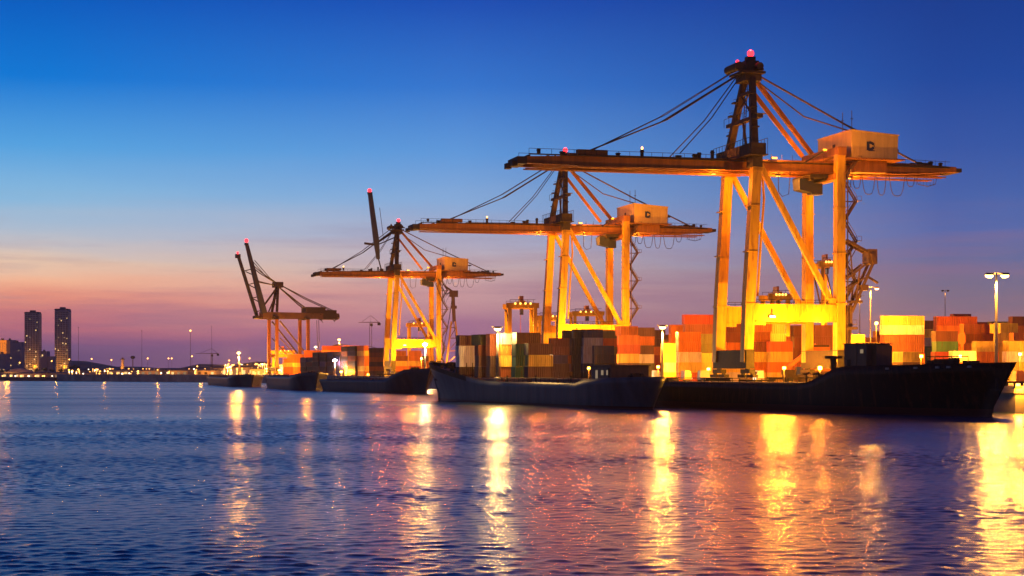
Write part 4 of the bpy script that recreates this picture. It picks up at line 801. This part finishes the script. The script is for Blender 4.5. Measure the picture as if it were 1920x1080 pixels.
# lattice mobile crane beside the third crane
mc = empty('lattice_crane', (at(850, 800), 800, QZ), 0, 'lattice harbour crane with hanging cables right of the third crane', 'crane')
for x, y in ((-3.8, -3), (3.8, -3), (3.8, 4), (-3.8, 4)): MB().beam((x, y, .5), (x * .25, y * .25, 26), .7, .7).build('leg', 'crane_paint', mc)
MB().beam((.4, 0, 26), (-.2, 0, 39), 1.6, 1.8).box(-1.8, 2.2, -1.2, 1.2, 37.5, 40.5).box(-1.2, 1.6, -1, 1, 32, 33.4).beam((-4, 0, 42.5), (2, 0, 38.5), .7, .9).build('mast', 'dull_crane', mc)
lc = MB()
for z in (6, 12, 18, 23):
    f = 1 - .75 * z / 26; lc.box(-3.8 * f, 3.8 * f, -3.1 * f, -2.9 * f, z, z + .4).beam((-3.8 * f, -3 * f, z), (3.8 * (f - .15), -3 * f, z + 5), .3, .3)
lc.box(-4.4, 4.4, -3.4, 4.4, .3, .9); lc.build('lacing', 'dull_crane', mc)
for i in range(6):
    rnd = random.Random(30 + i); x1 = rnd.uniform(-9, -4)
    MB().tube([(rnd.uniform(-2, 1), 0, 40), (x1 * .6, 0, 37 + rnd.uniform(-3, 3)), (x1, 0, 42 + rnd.uniform(0, 4)), (x1 - 1, 0, 46)], .12, 4).build('cable', 'cable', mc)
for s in (-1, 1): MB().tube([(s * .6, 0, 37), (s * .8 - 1, 0, 28), (s * 4.2 - 1.5, 0, 8)], .16, 4).build('cable', 'cable', mc)
MB().box(-5.5, -1, -3, 3, .9, 4.5).box(-5.2, -3.6, -3.05, -3.0, 2.2, 3.8).build('machinery_house', 'dull_crane', mc)
light(mc, (1, -5, 8), 16000, SOD, .5)

def tower_crane(px, ytop, Y, jib, label):
    X = at(px, Y); Hh = zt(ytop, Y) - QZ
    r = empty('tower_crane', (X, Y, QZ), 0, label, 'tower crane'); m = MB()
    for sx in (-.7, .7):
        for sy in (-.7, .7): m.tube([(sx, sy, 0), (sx, sy, Hh)], .09, 4)
    for i in range(int(Hh / 2)): s = 1 if i % 2 else -1; m.beam((-.7 * s, -.7, i * 2), (.7 * s, -.7, i * 2 + 2), .08, .08).beam((.7, -.7 * s, i * 2), (.7, .7 * s, i * 2 + 2), .14, .14)
    m.build('mast', 'dull_crane', r)
    MB().beam((-6 if jib > 0 else 6, 0, Hh + .6), (jib, 0, Hh + .6), .5, .55, .25, .3).tube([(0, 0, Hh), (0, 0, Hh + 5), (jib * .7, 0, Hh + 1)], .12, 4).tube([(0, 0, Hh + 5), (-5 if jib > 0 else 5, 0, Hh + 1)], .12, 4).build('jib', 'dull_crane', r)
    MB().box(-6.5 if jib > 0 else 4.5, -4.5 if jib > 0 else 6.5, -.6, .6, Hh - 1.4, Hh + .2).box(-.2, 1.4, -1.4, -.6, Hh - 2, Hh - .2).build('counterweight', 'dark_steel', r)
tower_crane(695, 606, 1120, -8, 'slim tower crane behind the dark container row')
tower_crane(397, 664, 1500, -14, 'faint tower crane with a horizontal jib over the far left shore')

def gz(X): return QZ if X > -330 else 2.3
def shed(px0, px1, ytop, Y, label, arched=False, lit=3, name='warehouse'):
    X0, X1 = at(px0, Y), at(px1, Y); W = X1 - X0; b0 = gz(X0); Hh = max(4, zt(ytop, Y) - b0); D_ = 26
    r = empty(name, (X0, Y, b0), 0, label, 'warehouse', 'sheds along the far shore'); hw = Hh * .72
    MB().box(0, W, 0, D_, 0, hw).build('wall', 'shed_wall', r)
    m = MB()
    if arched:
        pts = [(W / 2 - W / 2 * 1.03 * math.cos(math.pi * i / 10), hw + (Hh - hw) * math.sin(math.pi * i / 10)) for i in range(11)]
        for (a, z0), (c, z1) in zip(pts, pts[1:]): m.quadbox([(a, -.5, z0), (c, -.5, z1), (c, D_ + .5, z1), (a, D_ + .5, z0), (a, -.5, z0 + .3), (c, -.5, z1 + .3), (c, D_ + .5, z1 + .3), (a, D_ + .5, z0 + .3)])
    else:
        m.v = [(-.5, -.6, hw), (W + .5, -.6, hw), (W + .5, D_ + .6, hw), (-.5, D_ + .6, hw), (-.5, D_ / 2, Hh), (W + .5, D_ / 2, Hh)]; m.f = [(0, 1, 5, 4), (2, 3, 4, 5), (1, 2, 5), (3, 0, 4), (0, 3, 2, 1)]; m.m = [0] * 5
    m.build('roof', 'shed_roof', r)
    for i in range(lit):
        x = W * (i + .5) / lit; MB().box(x - W * .07, x + W * .07, -.12, -.02, .1, hw * .62).build('door', random.choice(['window_lit', 'dark_steel', 'window_dim', 'window_lit']), r)
    return r
SHD = [(2, 40, 699, 1420, 'low shed at the far left shoreline'), (34, 78, 700, 1350, 'long low shed below the left skyscraper'), (84, 132, 699, 1380, 'long low shed below the right skyscraper'), (120, 168, 691, 1700, 'wide warehouse right of the right skyscraper'),
       (150, 192, 698, 1340, 'small shed left of the lit obelisk'), (180, 214, 692, 1620, 'gabled warehouse behind the shed left of the obelisk'), (200, 243, 699, 1360, 'low shed under the lit obelisk'), (236, 282, 692, 1560, 'dark roofed warehouse under the mushroom water tower'),
       (262, 300, 698, 1300, 'shed right of the mushroom water tower'), (290, 340, 690, 1540, 'long warehouse halfway along the far shore'), (318, 352, 697, 1290, 'shed in front of the long far warehouse'), (346, 392, 688, 1480, 'warehouse under the faint tower crane'),
       (368, 404, 697, 1260, 'shed at the end of the shoreline near the leftmost barge'), (400, 440, 686, 1330, 'bright warehouse left of the starry far lamp post'), (436, 478, 684, 1300, 'warehouse behind the starry far lamp post'), (470, 500, 688, 1250, 'shed beside the farthest crane legs')]
for a in SHD: shed(*a)
shed(612, 664, 646, 1180, 'arched hangar left half behind the dark container row', True, 4, 'hangar'); shed(656, 712, 649, 1240, 'arched hangar right half behind the dark container row', True, 4, 'hangar'); shed(556, 606, 664, 1200, 'arched hangar right of the farthest crane', True, 3, 'hangar')

# small shore lamps, a few of them real lights
def far_lamp(px, py, Y, ln='lamp_far', r_=.55):
    X = at(px, Y); b0 = gz(X); Hh = max(1.0, zt(py, Y) - b0); o = MB().tube([(0, 0, 0), (0, 0, Hh)], .14, 5).ball((0, -.2, Hh), r_, 6, 4, 1).build('shore_lamp', ['pole_paint', ln]); o.location = (X, Y, b0)
    return tag(o, 'tiny glowing lamp among the lights along the far shore', 'lamp', 'tiny lamps along the far shore')
rnd = random.Random(21)
for px in (6, 19, 31, 40, 53, 55, 68, 80, 82, 97, 118, 128, 133, 139, 143): far_lamp(px + rnd.uniform(-2, 2), 706.5 + rnd.uniform(-.8, .8), 1285 + rnd.random() * 40, 'lamp_far_white' if rnd.random() < .4 else 'lamp_far', rnd.uniform(.35, .65))
for i in range(72):
    px = 160 + 300 * rnd.random() ** .8; Y = rnd.uniform(1290, 1700); far_lamp(px, rnd.uniform(691, 708 - (px - 160) * .012), Y, rnd.choice(['lamp_far', 'lamp_far', 'lamp_far_white', 'lamp_sodium']), rnd.uniform(.35, .75) * Y / 1400)
for px, py in ((172, 673), (209, 675), (277, 672), (316, 672), (322, 672), (360, 668), (37, 680), (97, 677), (370, 687), (393, 690), (130, 674), (468, 672), (430, 676)): far_lamp(px, py, 1600, 'lamp_far', .6)
for px, py in ((645, 660), (668, 668), (572, 674), (555, 690), (548, 683), (620, 704), (575, 703), (584, 689)): far_lamp(px, py, 1120 if px < 610 else 1160, 'lamp_sodium', .9)
GL = bpy.data.objects.new('far_lamp_glow', None)
for px, py, Y, p in ((20, 690, 1340, 30000), (110, 697, 1335, 30000), (200, 694, 1300, 40000), (300, 694, 1280, 50000), (380, 692, 1240, 60000), (440, 688, 1220, 160000), (485, 690, 1215, 120000), (640, 655, 1140, 60000), (695, 655, 1190, 40000)):
    light(None, (at(px, Y), Y - 8, zt(py, Y) + 3), p * (.25 if px < 400 else .9), SOD, 1.0, 'lamp_glow')

# skyline
def lit_windows(r, W, Hh, nx, nz, count, seed, m='window_lit'):
    rr_ = random.Random(seed)
    for i in range(count):
        x = (rr_.randrange(nx) + .5) * W / nx; z = Hh * rr_.random() ** 1.8 * .95 + 4; MB().box(x - 1.0, x + 1.0, -.12, .02, z, z + 1.7).build('window', m if rr_.random() < .6 else 'window_dim', r)
def skyscraper(px0, px1, ytop, Y, label, seed):
    X0, X1 = at(px0, Y), at(px1, Y); W = X1 - X0; Hh = zt(ytop, Y) - 2.3
    r = empty('skyscraper', (X0, Y, 2.3), 0, label, 'skyscraper'); D_ = W * .95
    MB().box(0, W, 0, D_, 0, Hh - 3).build('wall', 'tower_wall', r)
    g_ = MB(); nf = int(Hh / 3.6)
    for i in range(nf - 2):
        z = 5 + i * 3.6
        for c in range(5): x = W * (.06 + c * .19); g_.box(x, x + W * .13, -.10, .0, z, z + 2.2).box(W, W + .1, D_ * (.06 + c * .19), D_ * (.19 + c * .19), z, z + 2.2)
    o = g_.build('window', 'tower_glass', r); o['kind'] = 'stuff'
    b_ = MB()
    for i in range(nf - 2): z = 7.6 + i * 3.6; b_.box(W * .92, W + 1.3, -1.4, D_ * .3, z, z + .25).box(-1.0, W * .05, -1.2, 3, z, z + .25)
    b_.box(W * .955, W + .6, -.6, 1.5, 4, Hh - 6); b_.build('balcony', 'tower_wall', r)
    MB().box(.8, W - .8, .8, D_ - .8, Hh - 3, Hh - .6).box(W * .34, W * .7, 4, 12, Hh - .6, Hh + 2.2).box(-.6, W * .3, -.5, 2, Hh - 3, Hh - 1.4).box(W * .66, W + .6, -.5, 2, Hh - 3, Hh - 1.2).build('roof', 'shed_roof', r)
    lit_windows(r, W, Hh - 8, 9, 30, 26, seed); light(None, (X0 + W * .5, Y - 24, 14), 60000, SOD, 2.0, 'lamp_glow')
    return r
skyscraper(46, 71.5, 584, 3000, 'left dark skyscraper of the pair on the far left skyline', 1)
skyscraper(102.5, 127.5, 578, 3000, 'right and slightly taller dark skyscraper of the far left pair', 2)
def block(px0, px1, ytop, Y, label, m='tower_wall', wn_=6, seed=3, step=None, lit='window_lit'):
    X0, X1 = at(px0, Y), at(px1, Y); W = X1 - X0; Hh = zt(ytop, Y) - 2.3; r = empty('apartment_block', (X0, Y, 2.3), 0, label, 'building')
    w_ = MB().box(0, W, 0, 18, 0, Hh)
    if step: w_.box(W, W + at(step[0], Y) - X1, 2, 18, 0, zt(step[1], Y) - 2.3)
    w_.build('wall', m, r); MB().box(-.3, W + .3, -.3, 18.3, Hh, Hh + .5).box(W * .3, W * .5, 4, 9, Hh + .5, Hh + 3).build('roof', 'shed_roof', r)
    lit_windows(r, W, Hh - 6, 5, 9, wn_, seed, lit); return r
bl = block(-4, 12, 638, 2500, 'floodlit golden building at the left edge', 'house_paint', 2, 4); light(None, (at(4, 2460), 2440, 40), 240000, SOD, 2, 'lamp_glow')
for i in range(5): MB().box(1 + i * 2.6, 1.7 + i * 2.6, -.3, -.05, 22, 46).build('pilaster', 'tower_wall', bl)
block(11, 24, 638, 2650, 'dark slab block right of the golden building', seed=8); block(23, 40, 642, 2600, 'dark square block left of the left skyscraper', seed=11, wn_=3)
block(76, 88, 659, 2700, 'small stepped building between the two skyscrapers', seed=15, step=(99, 668)); block(-6, 12, 664, 2300, 'low dark building below the golden one', seed=18, wn_=3)

def tree(px, ytop, Y, label, seed):
    X = at(px, Y); Hh = zt(ytop, Y) - gz(X); rr_ = random.Random(seed); r = empty('tree', (X, Y, gz(X)), 0, label, 'tree', 'dark trees along the far left shore'); t = MB().tube([(0, 0, 0), (.2, 0, Hh * .35), (.1, .2, Hh * .7)], .5, 6, r1=.15)
    for i in range(4): a = rr_.random() * 6.28; t.tube([(.2, 0, Hh * (.3 + .08 * i)), (math.cos(a) * Hh * .22, math.sin(a) * Hh * .22, Hh * (.55 + .08 * i))], .16, 4, r1=.05)
    t.build('trunk', 'bark', r); c = MB(); cl = [(rr_.uniform(-.3, .3) * Hh, rr_.uniform(-.3, .3) * Hh, rr_.uniform(.45, .85) * Hh, rr_.uniform(.14, .24) * Hh) for _ in range(9)]
    for i in range(420):
        cx, cy, cz, cr = rr_.choice(cl); d = Vector((rr_.gauss(0, 1), rr_.gauss(0, 1), rr_.gauss(0, 1))).normalized() * cr * rr_.random() ** .4; p = Vector((cx, cy, cz)) + d; s = Hh * .05
        a = Vector((rr_.gauss(0, 1), rr_.gauss(0, 1), rr_.gauss(0, 1))).normalized() * s; b_ = a.cross(Vector((rr_.gauss(0, 1), rr_.gauss(0, 1), rr_.gauss(0, 1)))).normalized() * s * .6
        o = len(c.v); c.v += [tuple(p - a), tuple(p + b_), tuple(p + a), tuple(p - b_)]; c.f.append((o, o + 1, o + 2, o + 3)); c.m.append(0)
    c.build('crown', 'leaf', r)
TP = ['at the left edge of the far shore', 'second from the left edge of the far shore', 'under the left skyscraper, leftmost of three', 'under the left skyscraper, middle of three', 'under the left skyscraper, rightmost of three', 'between the skyscrapers', 'left of the right skyscraper base', 'at the right skyscraper base', 'right of the right skyscraper, taller', 'right of the right skyscraper, lower', 'behind the lit obelisk', 'near the mushroom water tower', 'beside the starry far lamp post', 'right of the farthest crane legs']
for i, (px, yt, Y) in enumerate(((3, 691, 1900), (15, 693, 1800), (44, 690, 2100), (58, 693, 1900), (69, 690, 2200), (84, 688, 2300), (98, 690, 2000), (113, 691, 1900), (135, 682, 2300), (143, 686, 2300), (238, 690, 1900), (262, 690, 1900), (462, 682, 1500), (585, 672, 1350))): tree(px, yt, Y, 'dark leafy tree ' + TP[i], 50 + i)
# pale heap lit orange at the left edge
hpm = MB(); n1 = 12; rnd = random.Random(2); Wd = at(62, 1500) - at(-2, 1500)
for i in range(n1 + 1):
    for j in range(6): f, q = i / n1, j / 5; hpm.v.append((Wd * f, 40 * q, (zt(685, 1500) - 2) * max(0, math.sin(math.pi * min(1, f * 1.02 + .0)) ** .7 * (1 - .55 * f)) * math.sin(math.pi * (.15 + .7 * q)) * rnd.uniform(.9, 1.05) if 0 < j < 5 else 0))
for i in range(n1):
    for j in range(5): a = i * 6 + j; hpm.f.append((a, a + 6, a + 7, a + 1)); hpm.m.append(0)
ho = hpm.build('sand_heap', 'shed_wall', None, True); ho.location = (at(-2, 1500), 1500, 2.35); tag(ho, 'orange lit sand heap at the left edge of the far shore', 'heap')
light(None, (at(15, 1470), 1465, 22), 40000, SOD, 1, 'lamp_glow')
# mushroom water tower, obelisk, thin masts
wt = empty('water_tower', (at(249, 1700), 1700, gz(at(249, 1700))), 0, 'mushroom shaped water tower on the far shore', 'water tower'); hh = zt(666, 1700) - 4.6
MB().tube([(0, 0, 0), (0, 0, hh)], .5, 8).build('stem', 'shed_wall', wt); MB().tube([(0, 0, hh - 1.4), (0, 0, hh + .2)], 1.2, 12, r1=2.6).tube([(0, 0, hh + .2), (0, 0, hh + 1.6)], 2.6, 12, r1=1.4).build('tank', 'shed_roof', wt)
ob = empty('obelisk', (at(230, 1500), 1500, gz(at(230, 1500))), 0, 'floodlit pale obelisk shaped tower on the far shore', 'tower'); hh = zt(671, 1500) - 4
MB().beam((0, 0, 0), (0, 0, hh), 3.4, 3.4, 1.6, 1.6, ref=(1, 0, 0)).build('shaft', 'shed_wall', ob); MB().box(-1.6, 1.6, -1.6, 1.6, hh, hh + .8).box(-.7, .7, -.7, .7, hh + .8, hh + 2).build('top', 'shed_roof', ob); light(None, (at(230, 1500) + 3, 1488, 7), 14000, SOD, .6, 'lamp_glow')
for px, yt, Y, lb in ((147, 614, 1900, 'thin radio mast right of the right skyscraper'), (266, 620, 1900, 'thin radio mast right of the water tower'), (357, 620, 1600, 'thin mast with a lamp on top above the far shore'), (397, 612, 2000, 'faintest thin mast behind the far tower crane')):
    mo = empty('radio_mast', (at(px, Y), Y, gz(at(px, Y))), 0, lb, 'mast'); hh = zt(yt, Y) - gz(at(px, Y)); MB().tube([(0, 0, 0), (0, 0, hh)], .24, 5, r1=.14).build('mast', 'dull_crane', mo); MB().ball((0, 0, hh), .8 if px == 357 else .5).build('beacon', 'lamp_far' if px == 357 else 'dark_steel', mo)
# fenders and mooring
for i, x in enumerate((95.5, 100, 104.5, 109, 114)):
    y = 312 - (x - 92) * 12 / 168 - .95; o = MB(); 
    for q in range(3): o.tube([(math.cos(t * math.pi / 6) * .8, 0, math.sin(t * math.pi / 6) * .8 - q * 1.5) for t in range(13)], .28, 6)
    o.tube([(0, 0, -3.4), (0, 0, 1.6)], .06, 4); o = o.build('fender', 'rubber', None, True); o.location = (x, y, 3.0); tag(o, 'black tyre fender hanging on the quay wall behind the black bow', 'fender', 'tyre fenders on the quay wall')
# working floodlights among the stacks
def work_light(px, py, Y, power, label, colr=SOD, ln='lamp_sodium', rz=0, size=.4):
    X, Z = at(px, Y), zt(py, Y); r = empty('work_light', (X, Y, QZ), rz, label, 'floodlight', 'floodlights among the container stacks'); Hh = Z - QZ
    MB().tube([(0, 0, 0), (0, 0, Hh)], .09, 6).box(-.6, .6, -.6, .6, 0, .3).build('stand', 'dark_steel', r)
    h_ = MB().box(-size, size, -.25, .25, Hh - .35, Hh + .35).build('lamp_head', 'dark_steel', r); MB().box(-size * .9, size * .9, -.36, -.26, Hh - .28, Hh + .28).build('lens', ln, h_)
    light(r, (0, -1.3, Hh), power * 3.3, colr, .4)
work_light(1643, 606, 462, 26000, 'glaring floodlight at the left end of the brightest long stack')
work_light(1592, 613, 455, 16000, 'glaring floodlight right of the landward legs of the nearest crane')
work_light(1594, 661, 440, 9000, 'low floodlight left of the black ship deckhouse')
work_light(1234, 688, 455, 9000, 'low floodlight at the foot of the slim quay lamp post')
work_light(1328, 692, 420, 9000, 'low floodlight beside the nearest crane bogies')
work_light(1912, 664, 405, 20000, 'low floodlight over the tip of the black bow')
work_light(1800, 668, 395, 16000, 'low floodlight behind the middle of the black bow')
work_light(1727, 668, 400, 9000, 'low floodlight right of the low stack by the deckhouse')
work_light(1028, 667, 470, 12000, 'white strip floodlight above the green stack on the grey ship', (1, .62, .3), 'lamp_far_white', size=1.2)
work_light(1104, 690, 480, 5000, 'low floodlight at the foot of the grey and navy stack')
work_light(842, 690, 760, 16000, 'low floodlight behind the grey bow')
work_light(690, 702, 850, 9000, 'low floodlight at the end of the dark container row')
work_light(1470, 690, 400, 9000, 'low floodlight beside the reach stacker')
work_light(1537, 690, 374, 40000, 'floodlight on a stand at the foot of the nearest crane', (1.0, .42, .018))
work_light(1135, 640, 547, 40000, 'floodlight on a stand at the foot of the middle crane', (1.0, .42, .018))
work_light(790, 672, 812, 42000, 'floodlight on a stand at the foot of the third crane', (1.0, .42, .018))
work_light(1908, 722, 312, 2500, 'small floodlight on the quay edge beyond the black bow')
work_light(578, 697, 1000, 30000, 'left of three low floodlights before the long dark container row', size=.7)
work_light(601, 694, 945, 20000, 'middle of three low floodlights before the long dark container row', size=.7)
work_light(640, 697, 893, 20000, 'right of three low floodlights before the long dark container row', size=.7)
work_light(524, 694, 1085, 26000, 'low floodlight between the landward legs of the farthest crane', size=.8)
# ------------------------------------------------------------------ evening haze
hz = MB().box(-9500, 9500, -400, 9400, -5.5, 135).build('haze', 'water'); hz.data.materials.clear(); tag(hz, kind='stuff')
mh_ = bpy.data.materials.new('haze'); mh_.use_nodes = True; hn = mh_.node_tree.nodes; hn.remove(hn['Principled BSDF'])
pv = hn.new('ShaderNodeVolumePrincipled'); pv.inputs['Color'].default_value = (0.85, 0.80, 0.85, 1); pv.inputs['Density'].default_value = 0.00004; pv.inputs['Anisotropy'].default_value = 0.55
mh_.node_tree.links.new(pv.outputs[0], hn['Material Output'].inputs['Volume']); hz.data.materials.append(mh_)

# countless small lights of the port and city, too many to tell apart
rnd = random.Random(77); hl = MB()
for i in range(760):
    px = 120 + 410 * rnd.random() ** .85; Y = rnd.uniform(1290, 2200) if px < 430 else rnd.uniform(1230, 1500); top_ = 690 if px < 420 else 680
    q = rnd.uniform(top_ + 2, 707 - max(0, px - 160) * .012); X = at(px, Y); Z = max(gz(X) + .5, zt(q, Y)); r_ = rnd.uniform(.3, .75) * Y / 1400
    hl.ball((X, Y, Z), r_, 5, 4, rnd.choice([0, 0, 1, 1, 1, 2])).box(X - .08, X + .08, Y + .1, Y + .25, gz(X), Z)
hl.m = [3 if False else m for m in hl.m]
tag(hl.build('harbour_lights', ['lamp_far', 'lamp_sodium', 'lamp_far_white']), kind='stuff')
# keep the 290 containers that show largest as objects; the hidden rest of the stacks is one mass
bpy.context.view_layer.update(); dg = bpy.context.evaluated_depsgraph_get(); eye = Vector((0, 0, CAMZ)); scores = []
for o in [o for o in C.objects if o.name.startswith('shipping_container')]:
    bb = [o.matrix_world @ Vector(v) for v in o.bound_box]; c0 = sum(bb, Vector()) / 8; hits = 0
    for fx in (-.42, 0, .42):
        for fy in (-.46, .46):
            for fz in (.12, .5, .88):
                lo, hi = Vector(o.bound_box[0]), Vector(o.bound_box[6])
                p = o.matrix_world @ Vector(((lo.x + hi.x) / 2 + fx * (hi.x - lo.x), (lo.y + hi.y) / 2 + fy * (hi.y - lo.y), lo.z + fz * (hi.z - lo.z)))
                if abs(p.x / p.y) > .305: continue
                d = (p - eye).normalized(); org = eye + d * 200.0; ok, _, _, _, ob, _ = sc.ray_cast(dg, org, d)
                if ok and (ob.original == o or ob.original.parent == o): hits += 1
    scores.append((hits * (100 / c0.y) ** 2 * (2 if o.dimensions.x > 8 else 1), o))
scores.sort(key=lambda t: -t[0])
VV, FF, CC = [], [], []
for s_, o in scores[290:]:
    k0 = len(VV); me = o.data; M_ = o.matrix_world; VV += [tuple(M_ @ v.co) for v in me.vertices]; FF += [tuple(k0 + i for i in p.vertices) for p in me.polygons]; CC += [tuple(o.color)] * len(me.vertices)
    for ch in list(o.children): bpy.data.objects.remove(ch)
    bpy.data.objects.remove(o)
if VV:
    me = bpy.data.meshes.new('stacked_containers'); me.from_pydata(VV, [], FF); me.update(); a_ = me.color_attributes.new('paint', 'FLOAT_COLOR', 'POINT'); a_.data.foreach_set('color', np.array(CC, dtype=np.float32).ravel())
    m_ = MAT['container_paint'].copy(); m_.name = 'container_mass'; nt_ = m_.node_tree; at_ = nt_.nodes.new('ShaderNodeAttribute'); at_.attribute_name = 'paint'
    for l_ in list(nt_.links):
        if l_.from_node.type == 'OBJECT_INFO': to_ = l_.to_socket; nt_.links.new(at_.outputs['Color'], to_)
    me.materials.append(m_); so_ = bpy.data.objects.new('stacked_containers', me); C.objects.link(so_); tag(so_, kind='stuff')
